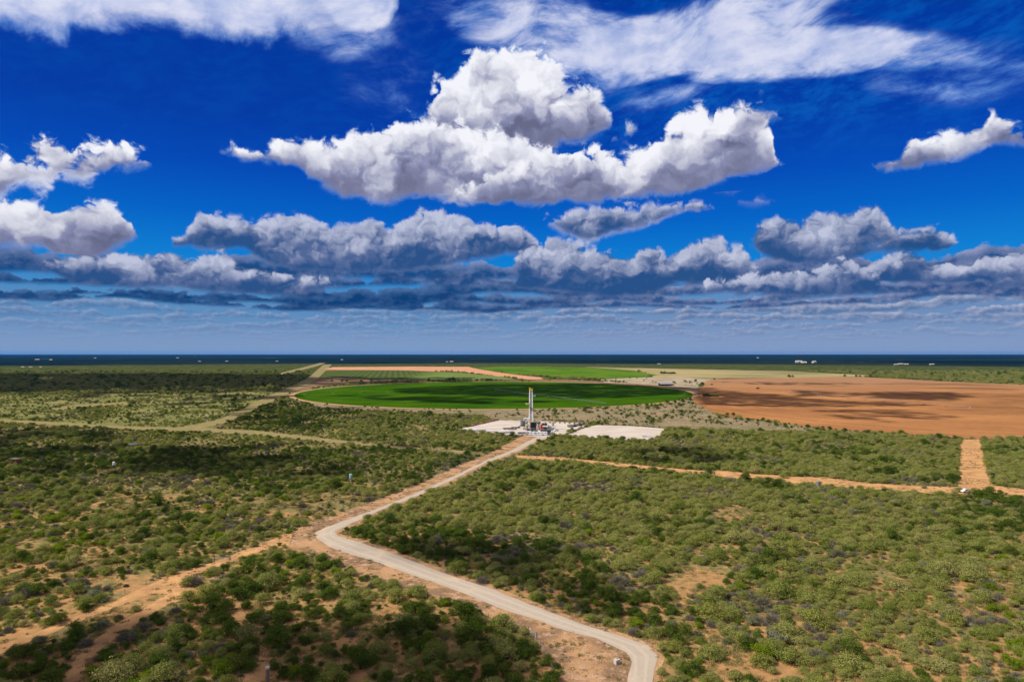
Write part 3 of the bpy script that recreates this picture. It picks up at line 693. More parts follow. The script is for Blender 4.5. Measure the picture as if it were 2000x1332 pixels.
BARE = [[(1380,1000),(1450,982),(1490,1000),(1420,1025)], [(1290,1130),(1340,1100),(1430,1110),(1400,1155),(1320,1165)], [(1395,1290),(1470,1272),(1490,1325),(1400,1335)], [(1500,1300),(1545,1288),(1550,1330)],
        [(490,1002),(560,985),(610,1000),(540,1012)], [(330,1004),(420,990),(430,1004)], [(715,1198),(780,1182),(810,1215),(730,1225)], [(180,1135),(300,1118),(290,1150),(200,1160)], [(20,1062),(90,1048),(120,1075),(30,1088)],
        [(120,900),(160,893),(165,903)], [(300,990),(340,984),(345,996)], [(1270,1010),(1340,1000),(1330,1016)], [(980,960),(1010,955),(1010,972)], [(1740,1150),(1770,1140),(1780,1165)], [(1620,1220),(1650,1210),(1660,1235)], [(860,1010),(900,1000),(905,1015)], [(600,1225),(660,1215),(660,1240)]]
GREYZ = [[(1050,950),(1120,940),(1210,943),(1200,965),(1100,970)], [(540,985),(640,962),(745,968),(690,1000),(590,1012)], [(150,885),(230,880),(235,896),(170,900)], [(220,935),(400,925),(420,955),(240,965)], [(-20,945),(60,945),(80,965),(-20,970)], [(1180,1120),(1260,1110),(1280,1160),(1200,1165)], [(1050,1160),(1120,1165),(1180,1200),(1100,1190)], [(1850,1180),(2010,1170),(2010,1230),(1880,1240)]]
LIMEZ = [[(-20,1010),(170,1010),(180,1070),(100,1090),(-20,1085)], [(375,1040),(470,1040),(470,1062),(380,1062)], [(1020,985),(1060,985),(1060,1000)], [(140,968),(170,960),(175,982),(145,985)], [(1860,1080),(2010,1090),(2010,1330),(1900,1300)]]
def build_points():
    xs_, ys_ = [], []
    for (y0, y1, cell) in ((118, 560, 2.5), (560, 1000, 3.1), (1000, 1500, 5.2), (1500, 2900, 9.5)):
        ny = int((y1-y0)/cell); 
        for k in range(ny):
            y = y0 + (k+0.5)*cell; hw = 0.80*y + 30; nx = int(2*hw/cell)
            x = -hw + (np.arange(nx)+0.5)*cell
            xs_.append(x + rng.uniform(-.5,.5,nx)*cell*0.95); ys_.append(np.full(nx, y) + rng.uniform(-.5,.5,nx)*cell*0.95)
    x = np.concatenate(xs_); y = np.concatenate(ys_)
    px, py = proj(x, y)
    n1 = fbm(x, y, 45, 4, 3); n2 = fbm(x, y, 160, 3, 9); n3 = fbm(x, y, 12, 2, 31)
    d = 0.80 + (n1 - 0.5)*1.7 + (n3-0.5)*0.5
    right = (px > np.interp(py, [840,880,1040,1050,1150,1250,1345],[1040,1000,660,670,960,1240,1290]))
    d = np.where(right & (y < 1000), d + 0.34, d)
    d = np.where(~right & (py > 1130), d - 0.02, d)
    for p in OPEN_: d = np.where(inside(px, py, p), d - 0.10, d)
    d = np.where(inside(px, py, SPARSE), 0.06 + (n1 - 0.5)*0.5, d)
    d = np.where(inside(px, py, SAVANNA), 0.34 + (n1-0.5)*1.6, d)
    d = np.where(inside(px, py, PAD_YARD), d, d)
    d = np.where((y > 1500) & (px < 700), 0.85 + (n1-0.5)*0.6, d)
    for p in BARE: d = np.where(inside(px, py, p), 0.08, d)
    ok = rng.uniform(0, 1, x.shape) < np.clip(d, 0, 0.95)
    for p, k in EXCL: ok &= ~(inside(px, py, p) & (rng.uniform(0,1,x.shape) < k))
    for p, hgt_ in ((TRACK_W, 7), (TRACK_S1, 6), (TRACK_S2, 6), (TRACK_E, 5), (CORR_L + CORR_R[::-1], 6), (TRACK_NW, 2)):   # nothing tall right in front of a track
        ok &= ~((inside(px, py - hgt_, p) | inside(px, py - hgt_*0.5, p)) & (rng.uniform(0,1,x.shape) < 0.80))
    ok &= (((x - PIV.x)/0.855)**2 + (y - PIV.y)**2) > (PIV_R + 14)**2
    x, y, px, py, n1, n2, right = (q[ok] for q in (x, y, px, py, n1, n2, right))
    N = len(x); u = rng.uniform(0, 1, N); dz_ = np.zeros(N, bool)
    for p in DARKZ: dz_ |= inside(px, py, p)
    sp = fbm(x, y, 30, 3, 77); gz = fbm(x, y, 38, 3, 99)
    idx = rng.choice([0,1,2], N)
    darkp = np.where(dz_, 0.80, np.where(right, 0.12, 0.28)) + (sp-0.5)*1.7
    idx = np.where(u < darkp, rng.choice([3,4,3,10], N), idx)
    u2 = rng.uniform(0,1,N)
    idx = np.where(u2 < 0.12 + (gz-0.50)*1.8, rng.choice([6,7,6,6,7,8], N), idx)
    for p in GREYZ: idx = np.where(inside(px, py, p) & (rng.uniform(0,1,N) < 0.7), rng.choice([7,6,8,7], N), idx)
    for p in LIMEZ: idx = np.where(inside(px, py, p) & (rng.uniform(0,1,N) < 0.38), 5, idx)
    u3 = rng.uniform(0,1,N)
    idx = np.where(u3 < np.where(px < 700, 0.085, 0.02), 5, idx)
    idx = np.where(rng.uniform(0,1,N) < 0.24, 9, idx)
    idx = np.where(inside(px, py, SPARSE), rng.choice([3,4,0,9,4], N), idx)
    sc = np.clip(rng.lognormal(-0.48, 0.42, N), 0.25, 1.55)
    sc = np.where(~right & (py < 1120), sc*0.9, sc); sc = np.where(y > 1000, sc*1.25, sc); sc = np.where(y > 1500, sc*1.7, sc)
    return x, y, idx, sc, px, py
bx_, by_, bi_, bs_, bpx, bpy_ = build_points()
brz = rng.uniform(0, 2*math.pi, len(bx_)); bh = rng.uniform(0.85, 1.15, len(bx_))
# the shrubs that show largest: objects of their own
rad_ = np.array([p['rad'] for p in PROTO])[bi_]*bs_
app = np.where((bpx > -15) & (bpx < 2015) & (bpy_ < 1355), rad_/by_, 0)
order = np.argsort(-app)[:300]; near_mask = np.zeros(len(bx_), bool); near_mask[order] = True
LOOK = {'olive': 'light olive', 'dark': 'dark green', 'lime': 'yellow green', 'sage': 'dull sage', 'grey': 'grey leafless', 'low': 'low olive', 'tall': 'tall dark'}
ORD = ['nearest','second nearest','third nearest','fourth nearest','fifth nearest','sixth nearest','seventh nearest','eighth nearest','ninth nearest','tenth nearest','eleventh nearest','twelfth nearest']
ORD += [w_ + 'th nearest' for w_ in ('thirteen','fourteen','fifteen','sixteen','seventeen','eighteen','nineteen','twentie')] + ['twenty-' + w_ + ' nearest' for w_ in ('first','second','third','fourth','fifth','sixth','seventh','eighth','ninth')] + ['thirtieth nearest'] + ['thirty-' + w_ + ' nearest' for w_ in ('first','second','third','fourth','fifth','sixth','seventh','eighth','ninth')] + ['fortieth nearest']*200
MARKS = [((522,1325),'the post at the bottom edge'), ((1205,1291),'the concrete box'), ((0,1332),'the bottom left corner'), ((2000,1332),'the bottom right corner'), ((1275,1265),'the lower road bend'),
         ((350,1150),'the fork of the sandy tracks'), ((1040,1243),'the small gate'), ((0,1262),'the sandy track end at left'), ((1640,1332),'the bottom edge, right part'), ((1450,1332),'the bottom edge just right of the road'), ((820,1332),'the bottom edge left of the road'), ((250,1332),'the sandy track at the bottom edge'), ((1850,1332),'the bottom edge, far right part')]
cells_ = {}
for i in order:
    mk = min(range(len(MARKS)), key=lambda k: math.hypot(bpx[i]-MARKS[k][0][0], bpy_[i]-MARKS[k][0][1]))
    dx_, dy_ = bpx[i]-MARKS[mk][0][0], bpy_[i]-MARKS[mk][0][1]
    dr = ('right of' if dx_ > 0 else 'left of') if abs(dx_) > abs(dy_) else ('above' if dy_ < 0 else 'below')
    cells_.setdefault((mk, dr, PROTO[bi_[i]]['look']), []).append((math.hypot(dx_, dy_), i))
for (mk, dr, lk), l_ in cells_.items():
    for r_, (dd, i) in enumerate(sorted(l_)):
        P_ = PROTO[bi_[i]]
        t_ = thing('shrub', f"{LOOK[lk]} shrub {ORD[r_]} {dr} {MARKS[mk][1]}", 'shrub', (bx_[i], by_[i], 0.0), brz[i], 'shrubs in the foreground brush')
        t_.scale = (bs_[i], bs_[i], bs_[i]*bh[i])
        c_ = bpy.data.objects.new('crown', P_['crown']); s_ = bpy.data.objects.new('stem', P_['stem'])
        for q in (c_, s_): COL.objects.link(q); q.parent = t_
# the rest: one mass of brush, instanced on points
src = bpy.data.collections.new('brush_sources')
for k, P_ in enumerate(PROTO):
    o = bpy.data.objects.new('brush_%s' % 'abcdefghijklmnop'[k], P_['joined']); src.objects.link(o)
m_ = ~near_mask; pts = np.stack([bx_[m_], by_[m_], np.zeros(m_.sum())], 1)
print('BRUSH', len(pts))
def scatter(name, pts, idx, rz, sc, coll):
    me = bpy.data.meshes.new(name); me.from_pydata(pts.tolist(), [], [])
    for nm, ty, dat in (('pick', 'INT', idx), ('turn', 'FLOAT', rz), ('size', 'FLOAT', sc)):
        a = me.attributes.new(nm, ty, 'POINT'); a.data.foreach_set('value', dat.astype(np.int32 if ty == 'INT' else np.float32))
    o = bpy.data.objects.new(name, me); COL.objects.link(o)
    ng = bpy.data.node_groups.new(name + '_scatter', 'GeometryNodeTree')
    ng.interface.new_socket('Geometry', in_out='INPUT', socket_type='NodeSocketGeometry'); ng.interface.new_socket('Geometry', in_out='OUTPUT', socket_type='NodeSocketGeometry')
    N_ = ng.nodes; L_ = ng.links
    gi = N_.new('NodeGroupInput'); go = N_.new('NodeGroupOutput'); ip = N_.new('GeometryNodeInstanceOnPoints'); ci = N_.new('GeometryNodeCollectionInfo')
    ci.inputs['Collection'].default_value = coll; ci.inputs['Separate Children'].default_value = True; ci.inputs['Reset Children'].default_value = True
    def na(nm, ty):
        n = N_.new('GeometryNodeInputNamedAttribute'); n.data_type = ty; n.inputs['Name'].default_value = nm; return n.outputs['Attribute']
    cx = N_.new('ShaderNodeCombineXYZ'); L_.new(na('turn', 'FLOAT'), cx.inputs[2])
    L_.new(gi.outputs[0], ip.inputs['Points']); L_.new(ci.outputs[0], ip.inputs['Instance']); ip.inputs['Pick Instance'].default_value = True
    L_.new(na('pick', 'INT'), ip.inputs['Instance Index']); L_.new(cx.outputs[0], ip.inputs['Rotation']); L_.new(na('size', 'FLOAT'), ip.inputs['Scale'])
    L_.new(ip.outputs[0], go.inputs[0])
    md = o.modifiers.new('scatter', 'NODES'); md.node_group = ng
    return o
br = scatter('brush', pts, bi_[m_], brz[m_], bs_[m_], src)
tag(br, 'mass of olive and grey thorn brush covering the plain', 'brush', kind='stuff')

# --- dry grass and litter on the open soil near the camera
gsrc = bpy.data.collections.new('grass_sources')
M_straw = foliage_mat('dry_grass_blades', [(0.30,0.25,0.10), (0.22,0.21,0.08), (0.36,0.27,0.14), (0.18,0.20,0.06)], 0.2)
M_litter = foliage_mat('dead_litter', [(0.12,0.085,0.06), (0.20,0.14,0.09), (0.09,0.07,0.05)], 0.0)
def tuft(seed, n, r, h, wd, mat, name):
    g = np.random.default_rng(seed); V = []; F_ = []; A_ = []
    for k in range(n):
        a = g.uniform(0, 6.28); q = r*math.sqrt(g.uniform()); p = np.array([q*math.cos(a), q*math.sin(a), 0.0]); l_ = g.normal(0, 0.35, 2)
        top = p + np.array([l_[0]*h, l_[1]*h, h*g.uniform(0.5, 1.1)]); u = np.array([math.cos(a*3), math.sin(a*3), 0])*wd
        b_ = len(V); V += [p-u, p+u, top]; F_.append((b_, b_+1, b_+2)); A_.append(g.uniform())
    me = leaf_mesh(name, (np.array(V), F_, A_), mat); o = bpy.data.objects.new(name, me); gsrc.objects.link(o)
tuft(1, 46, 0.55, 0.45, 0.05, M_straw, 'grass_a'); tuft(2, 60, 0.9, 0.35, 0.06, M_straw, 'grass_b'); tuft(3, 24, 0.6, 0.16, 0.07, M_litter, 'grass_c'); tuft(4, 30, 0.7, 0.55, 0.035, M_straw, 'grass_d')
def grass_points(n=62000):
    y = 120 + (560-120)*rng.uniform(0, 1, n*2)**0.8; x = rng.uniform(-1, 1, n*2)*(0.8*y + 10); px, py = proj(x, y)
    c1 = fbm(x, y, 14, 3, 201); c2 = fbm(x, y, 3.5, 2, 202)
    ok = rng.uniform(0, 1, n*2) < np.clip((c1-0.42)*3 + (c2-0.5)*2 + 0.25, 0, 1)
    road = inside(px, py, ROAD_A + ROAD_B[::-1]); ok &= ~road
    tr = inside(px, py, TRACK_W) | inside(px, py, TRACK_S1) | inside(px, py, TRACK_S2) | inside(px, py, TRACK_E) | inside(px, py, CORR_L + CORR_R[::-1])
    ok &= ~(tr & (rng.uniform(0,1,n*2) < 0.72)); x, y, px, py, tr = (q[ok][:n] for q in (x, y, px, py, tr))
    idx = np.where(tr, rng.choice([2,2,0], len(x)), rng.choice([0,1,3,2], len(x)))
    return np.stack([x, y, np.full(len(x), 0.06)], 1), idx
gp_, gi_ = grass_points()
gr = scatter('dry_grass', gp_, gi_, rng.uniform(0,6.28,len(gp_)), rng.uniform(0.6,1.7,len(gp_)), gsrc)
tag(gr, 'dry yellow grass tufts and litter on the open orange soil', 'grass', kind='stuff')
print('GRASS', len(gp_))
# ---------------------------------------------------------------- paints
M_white = plain('white_painted_steel', (0.80,0.81,0.83), 0.45, 0.0, 0.12, 1.5)
M_grey = plain('grey_steel', (0.22,0.23,0.25), 0.5, 0.2, 0.3, 1.5)
M_dgrey = plain('dark_steel', (0.045,0.047,0.05), 0.55, 0.2, 0.4, 1.5)
M_yellow = plain('yellow_paint', (0.70,0.50,0.02), 0.5, 0, 0.2)
M_pyel = plain('pale_yellow_paint', (0.62,0.55,0.22), 0.5, 0, 0.2)
M_red = plain('red_paint', (0.50,0.035,0.02), 0.45, 0, 0.25)
M_blue = plain('blue_paint', (0.06,0.22,0.50), 0.45, 0, 0.25)
M_tank = plain('grey_green_tank_paint', (0.13,0.155,0.15), 0.5, 0, 0.15)
M_tan = MATS.get('x') or plain('tan_paint', (0.42,0.33,0.24), 0.6, 0, 0.2)
M_rust = plain('rusty_red_tin', (0.23,0.07,0.045), 0.7, 0, 0.4, 2)
M_rust2 = plain('rusty_pipe', (0.10,0.075,0.09), 0.7, 0.1, 0.4, 2)
M_conc = plain('pale_concrete', (0.48,0.44,0.38), 0.9, 0, 0.15, 3)
M_wood = plain('weathered_wood', (0.16,0.13,0.11), 0.95, 0, 0.35, 3)
M_tyre = plain('black_rubber', (0.02,0.02,0.02), 0.9)
M_glass = plain('dark_window_glass', (0.02,0.03,0.04), 0.15, 0, 0.1)
M_berm = material('heaped_brown_earth', lambda t, P, b: t.mix(t.noise(P, 0.4, 5, 0.65), (0.13,0.075,0.05,1), (0.26,0.15,0.09,1)), 1.0, 0.0)
M_galv = plain('galvanised_steel', (0.42,0.44,0.46), 0.4, 0.5, 0.1)
M_sky = plain('pale_blue_plastic', (0.30,0.50,0.56), 0.5)
def gp(px, py, z=0.0): x, y = G(px, py); return (x, y, z)

# ---------------------------------------------------------------- drilling rig
rig = thing('drilling_rig', 'tall white lattice drilling rig with yellow crown standing on the white pad', 'drilling rig', gp(1037, 839, 0.15), 0.06)
m = MB()
zf, zt = 8.2, 39.5
def mast_w(z): return 1.75 - 0.45*(z - zf)/(zt - zf)
lev = np.linspace(zf, zt, 14)
for sx, sy in ((-1,-1),(1,-1),(1,1),(-1,1)): m.bar((sx*mast_w(zf), sy*mast_w(zf), zf), (sx*mast_w(zt), sy*mast_w(zt), zt), 0.33, 0.28, 5)
for k, (a, b) in enumerate(zip(lev, lev[1:])):
    wa, wb = mast_w(a), mast_w(b)
    for (s1, s2) in (((-1,-1),(1,-1)), ((1,-1),(1,1)), ((1,1),(-1,1)), ((-1,1),(-1,-1))):
        m.bar((s1[0]*wa, s1[1]*wa, a), (s2[0]*wa, s2[1]*wa, a), 0.15, n=4)
        p, q = (s1, s2) if k % 2 else (s2, s1)
        m.bar((p[0]*wa, p[1]*wa, a), (q[0]*wb, q[1]*wb, b), 0.14, n=4)
m.build('mast', M_white, rig)
m = MB(); m.box((0,0,40.1), (3.4,3.0,1.1)); m.box((0.2,0,41.1), (2.2,2.0,1.0)); m.cyl((-0.9,-1.2,41.6), 0.9, 2.4, 14, 'Y'); m.bar((-1.6,0,40.6), (-1.6,0,43.2), 0.14); m.bar((1.5,0,41), (2.2,0,42.6), 0.12)
m.build('crown_block', M_yellow, rig)
m = MB(); m.box((-3.4,-0.6,25.6), (3.8,4.0,0.35)); m.box((-5.1,-0.6,26.5), (0.2,4.0,1.6))
for k in range(6): m.bar((-5.1,-2.4+k*0.75,25.8), (-1.6,-2.4+k*0.75,25.8), 0.1, n=4)
m.box((-3.4,-2.6,26.3), (3.8,0.15,1.3)); m.build('racking_board', M_pyel, rig)
m = MB(); m.box((3.0,-0.6,33.8), (3.2,1.8,0.3)); m.bar((4.4,-1.4,34), (4.4,-1.4,35.2), 0.08); m.bar((1.6,-1.4,35.1), (4.4,-1.4,35.1), 0.08); m.build('side_platform', M_white, rig)
m = MB(); m.box((0,0,20.5), (1.5,1.5,2.6)); m.cyl((0,-0.5,21.8), 0.9, 1.0, 12, 'Y'); m.bar((0,0,21), (0,0,39.5), 0.08); m.bar((0.4,0,21), (0.4,0,39.5), 0.08); m.bar((0,0,9), (0,0,19.2), 0.16); m.build('travelling_block', M_dgrey, rig)
m = MB()
for sx in (-1, 1): m.box((sx*2.1, -1.7, 9.8), (1.1, 1.1, 3.4)); m.bar((sx*1.9,-1.9,8.4), (sx*1.2,1.5,15.0), 0.24)
m.build('mast_shoe', M_white, rig)
m = MB(); m.box((2.0,0,7.9), (13.0,9.0,0.5)); m.box((-4.0,-4.4,8.8), (1.0,0.12,1.2))
for k in range(9): m.bar((-4.4+k*1.6,-4.5,8.1), (-4.4+k*1.6,-4.5,9.3), 0.07, n=4)
m.bar((-4.4,-4.5,9.3), (8.4,-4.5,9.3), 0.07, n=4); m.bar((-4.4,-4.5,8.7), (8.4,-4.5,8.7), 0.06, n=4)
m.build('rig_floor', M_tan, rig)
m = MB()
for x_ in (-4.0, 0.2, 4.3, 8.2):
    for y_ in (-4.0, 4.0): m.box((x_, y_, 3.8), (0.6, 0.6, 7.6))
for x0, x1 in ((-4.0,0.2), (0.2,4.3), (4.3,8.2)):
    for y_ in (-4.0, 4.0): m.bar((x0,y_,0.6), (x1,y_,7.2), 0.17, n=4); m.bar((x1,y_,0.6), (x0,y_,7.2), 0.17, n=4)
m.box((2.1,-4.0,0.35), (13.0,1.0,0.7)); m.box((2.1,4.0,0.35), (13.0,1.0,0.7)); m.box((2.5,1.0,4.2), (6.0,3.0,5.5))
m.build('substructure', M_dgrey, rig)
m = MB(); m.box((-4.6,1.0,9.9), (5.0,3.0,3.0)); dh = m.build('doghouse', M_white, rig)
m = MB(); m.box((-4.6,-0.53,10.3), (1.2,0.06,0.9)); m.box((-6.2,-0.53,9.7), (0.8,0.06,2.0)); m.build('window', M_glass, dh)
m = MB(); m.box((4.8,1.2,9.5), (4.0,3.4,2.6)); m.cyl((3.2,-0.9,9.2), 1.0, 3.0, 14, 'X'); m.build('drawworks', M_pyel, rig)
m = MB(); m.bar((-3.0,-4.6,7.8), (-7.6,-6.6,0.3), 0.22, n=4); m.bar((-3.0,-5.8,7.8), (-7.6,-7.8,0.3), 0.22, n=4)
for k in range(13): f_ = k/12; m.box((-3.0-4.6*f_, -5.2-2.0*f_, 7.8-7.5*f_), (0.5,1.3,0.1))
m.build('stairs', M_pyel, rig)
m = MB(); m.bar((-5,-3.2,7.6), (-17,-4.4,1.1), 0.45, n=4); m.bar((-5,-4.4,7.6), (-17,-5.6,1.1), 0.45, n=4); m.box((-19.0,-5.0,0.9), (8.0,1.6,0.5), 0.1); m.build('catwalk_ramp', M_rust2, rig)
m = MB(); m.box((6.3,-5.2,1.3), (2.6,1.4,2.0)); m.box((-1.2,-5.2,1.2), (2.2,1.3,1.8)); m.build('equipment_box', M_conc, rig)

# ---------------------------------------------------------------- tanks, trailers and machines on the pad
def tank(px, py, r, h, mat, label, name='storage_tank'):
    t = thing(name, label, 'tank', gp(px, py, 0.15))
    MB().cyl((0,0,0), r, h, 28).build('shell', mat, t); m = MB(); m.cyl((0,0,h), r*1.02, 0.18, 28); m.cyl((0.6,0,h+0.18), 0.4, 0.3, 10); m.build('lid', mat, t)
    m = MB()
    for s_ in (-0.25, 0.25): m.bar((r+0.15, s_, 0), (r+0.15, s_, h+0.9), 0.05, n=4)
    for k in range(int(h/0.4)): m.bar((r+0.15,-0.25,0.3+k*0.4), (r+0.15,0.25,0.3+k*0.4), 0.035, n=4)
    m.build('ladder', M_galv, t)
    return t
tank(1021.3, 833, 2.7, 6.4, M_tank, 'round grey green upright tank left of the drilling rig')
tank(1079.5, 832, 1.3, 3.6, M_tan, 'small tan upright tank at the right end of the rig machinery')
def trailer(px, py, l, h, d, mat, label, rz=0.0, wheels=True, name='office_trailer', cat='trailer', win=3):
    t = thing(name, label, cat, gp(px, py, 0.15), rz)
    z0 = 0.9 if wheels else 0.15
    m = MB(); m.box((0,0,z0+(h-z0)/2), (l,d,h-z0)); b = m.build('body', mat, t)
    m = MB(); m.box((0,0,h+0.06), (l+0.15,d+0.15,0.12)); m.build('roof', M_white, t)
    if win:
        m = MB()
        for k in range(win): m.box((-l/2 + l*(k+0.6)/win, -d/2-0.03, z0+(h-z0)*0.6), (0.9,0.05,0.7))
        m.build('window', M_glass, b)
        m = MB(); m.box((-l*0.12, -d/2-0.03, z0+(h-z0)*0.45), (0.85,0.05,(h-z0)*0.85)); m.build('door', M_grey, b)
    if wheels:
        for k in (-1, 1): MB().cyl((l*0.28+k*0.55,-d/2+0.05,0.45), 0.45, d-0.1, 12, 'Y').build('wheel', M_tyre, t)
        m = MB(); m.bar((-l/2,0,0.8), (-l/2-1.4,0,0.6), 0.09, n=4); m.build('hitch', M_dgrey, t)
    else: m = MB(); m.box((0,-d*0.3,0.09), (l,0.25,0.14)); m.box((0,d*0.3,0.09), (l,0.25,0.14)); m.build('skid', M_dgrey, t)
    return t
trailer(1022.5, 850, 11.5, 3.3, 3.0, M_conc, 'pale cream trailer in front of the rig, left of the longest trailer', 0.05)
trailer(1051.0, 850.5, 17.0, 3.3, 3.0, M_white, 'longest white trailer standing in front of the rig', -0.03, win=5)
trailer(1050.5, 828, 6.0, 3.4, 3.0, M_grey, 'grey boxy generator house behind the rig floor', 0.0, False, 'generator_house', 'generator', 2)
trailer(1063.5, 831, 5.5, 2.8, 2.6, M_dgrey, 'dark engine house right behind the red separator', 0.1, False, 'engine_house', 'engine house', 2)
for k, (px_, py_, l_, mt, lb) in enumerate([(908,841.0,9,M_white,'first white low skid from the left along the front edge of the pad'), (923,841.6,10,M_white,'second white low skid from the left along the front edge of the pad'),
        (940,842.6,11,M_galv,'third low skid from the left, grey white, along the front edge of the pad'), (958,843.4,9,M_white,'fourth white low skid from the left along the front edge of the pad'),
        (976,844.6,10,M_white,'fifth white low skid from the left along the front edge of the pad'), (994,846.0,9,M_galv,'grey white low skid nearest the cream trailer')]):
    t = thing('equipment_skid', lb, 'skid', gp(px_, py_, 0.15), -0.07*1, 'white skids along the front edge of the pad')
    m = MB(); m.box((0,0,0.85), (l_*0.92,2.3,1.2)); m.box((l_*0.2,0,1.6), (l_*0.3,1.8,0.4)); m.build('body', mt, t)
    m = MB(); m.box((0,0,0.15), (l_,2.6,0.3)); m.build('skid', M_dgrey, t)
for k, (px_, py_, l_, lb) in enumerate([(1040.5,843.2,5,'dark engine skid just left of centre below the rig floor'),(1046.5,843.6,4,'dark pump skid just right of centre below the rig floor'),(1064,846.2,6,'dark skid directly behind the longest trailer, right end'),(1031,841.5,4,'dark skid in front of the yellow stairs'),(1071,845.5,5,'dark skid beside the tan pickup truck')]):
    t = thing('equipment_skid', lb, 'skid', gp(px_, py_, 0.15), 0.2*k)
    MB().box((0,0,0.2), (l_,2.2,0.4)).build('skid', M_grey, t); m = MB(); m.box((-l_*0.15,0,1.3), (l_*0.5,1.7,1.8)); m.cyl((l_*0.15,0,1.0), 0.6, l_*0.3, 12, 'X'); m.bar((-l_*0.2,0.4,2.2), (-l_*0.2,0.4,3.2), 0.1); m.build('engine', (M_dgrey, M_tank)[k % 2], t)
# red separator
t = thing('separator', 'bright red upright vessel and valves right in front of the rig', 'separator', gp(1057, 842, 0.15))
m = MB(); m.cyl((0,0,0.6), 1.0, 5.6, 16); m.cyl((0,0,6.2), 1.0, 0.5, 16, r2=0.4); m.cyl((-1.9,0,3.3), 0.45, 3.8, 12, 'X'); m.cyl((0,-1.6,1.4), 0.5, 3.2, 12, 'Y'); m.build('vessel', M_red, t)
m = MB()
for a in (0.8, 2.9, 5.0): m.bar((math.cos(a)*1.4, math.sin(a)*1.4, 0), (math.cos(a)*0.8, math.sin(a)*0.8, 2.0), 0.14)
m.box((0.9,-0.6,4.9), (1.2,0.8,0.5)); m.bar((1.5,0,0.2), (1.5,0,5.0), 0.15); m.build('frame', M_red, t)
m = MB(); m.box((-0.4,-1.2,0.6), (1.0,0.6,1.0)); m.box((0.9,-1.0,2.2), (0.5,0.5,0.7)); m.build('valve', M_white, t)
t = thing('pump_skid', 'small red and white pump skid left of the rig stairs', 'pump', gp(1025.5, 838.5, 0.15))
MB().box((0,0,0.2), (4.2,2.2,0.4)).build('skid', M_dgrey, t); m = MB(); m.box((-0.8,0,1.1), (1.6,1.4,1.4)); m.cyl((0.2,0,1.0), 0.5, 1.6, 12, 'X'); m.build('pump', M_red, t); m = MB(); m.box((1.2,-0.2,0.9), (0.9,1.2,1.0)); m.build('motor', M_white, t)
# mud pits and pipe work
for px_, py_, l_, mt, lb in ((1068,838.5,9,M_dgrey,'dark open mud tank right of the red separator'), (1078,841,8,M_grey,'grey open mud tank nearest the pad entrance'), (1066,843.5,10,M_dgrey,'low dark mud tank in front of the other mud tanks')):
    t = thing('mud_tank', lb, 'mud tank', gp(px_, py_, 0.15), -0.25)
    m = MB(); m.box((0,-1.2,1.1), (l_,0.15,2.0)); m.box((0,1.2,1.1), (l_,0.15,2.0)); m.box((-l_/2,0,1.1), (0.15,2.4,2.0)); m.box((l_/2,0,1.1), (0.15,2.4,2.0)); m.box((0,0,0.3), (l_,2.4,0.4)); m.build('walls', mt, t)
    m = MB(); m.box((0,-1.25,2.15), (l_,0.5,0.08))
    for k in range(7): m.bar((-l_/2+l_*k/6,-1.45,2.1), (-l_/2+l_*k/6,-1.45,3.1), 0.05, n=4)
    m.bar((-l_/2,-1.45,3.1), (l_/2,-1.45,3.1), 0.05, n=4); m.build('walkway', M_galv, t)
    m = MB(); m.cyl((-l_*0.2,0,2.1), 0.45, 0.9, 12); m.cyl((l_*0.2,0,2.1), 0.35, 0.8, 12); m.build('agitator', M_tan, t)
t = thing('pipe_rack', 'bright blue slanting pipes at the right end of the mud tanks', 'pipe rack', gp(1077, 838.5, 0.15), -0.5)
m = MB()
for k in range(4): m.bar((-3.4,-0.9+k*0.6,3.2), (4.2,-0.9+k*0.6,0.9), 0.26, n=8)
m.build('pipes', M_blue, t)
m = MB()
for x_, z_ in ((-3.2,2.9), (3.8,0.8)): m.box((x_,-0.9,z_/2), (0.2,0.2,z_)); m.box((x_,0.9,z_/2), (0.2,0.2,z_)); m.box((x_,0,z_-0.1), (0.25,2.2,0.2))
m.build('frame', M_dgrey, t)
for px_, py_, l_, n_, lb in ((993,838.5,11,12,'long rack of purplish drill pipe left of the rig'), (1007,836.5,9,10,'shorter rack of drill pipe between the long rack and the grey tank')):
    t = thing('pipe_rack', lb, 'pipe rack', gp(px_, py_, 0.15), 0.12)
    m = MB()
    for k in range(n_):
        for q in range(2): m.bar((-l_/2,-2.2+k*0.4,0.85+q*0.32), (l_/2,-2.2+k*0.4,0.85+q*0.32), 0.17, n=6)
    m.build('pipes', M_rust2, t)
    m = MB()
    for x_ in (-l_*0.35, 0, l_*0.35): m.box((x_,0,0.55), (0.3,5.2,0.25)); m.box((x_,-2.5,0.25), (0.3,0.3,0.5)); m.box((x_,2.5,0.25), (0.3,0.3,0.5))
    m.build('frame', M_dgrey, t)
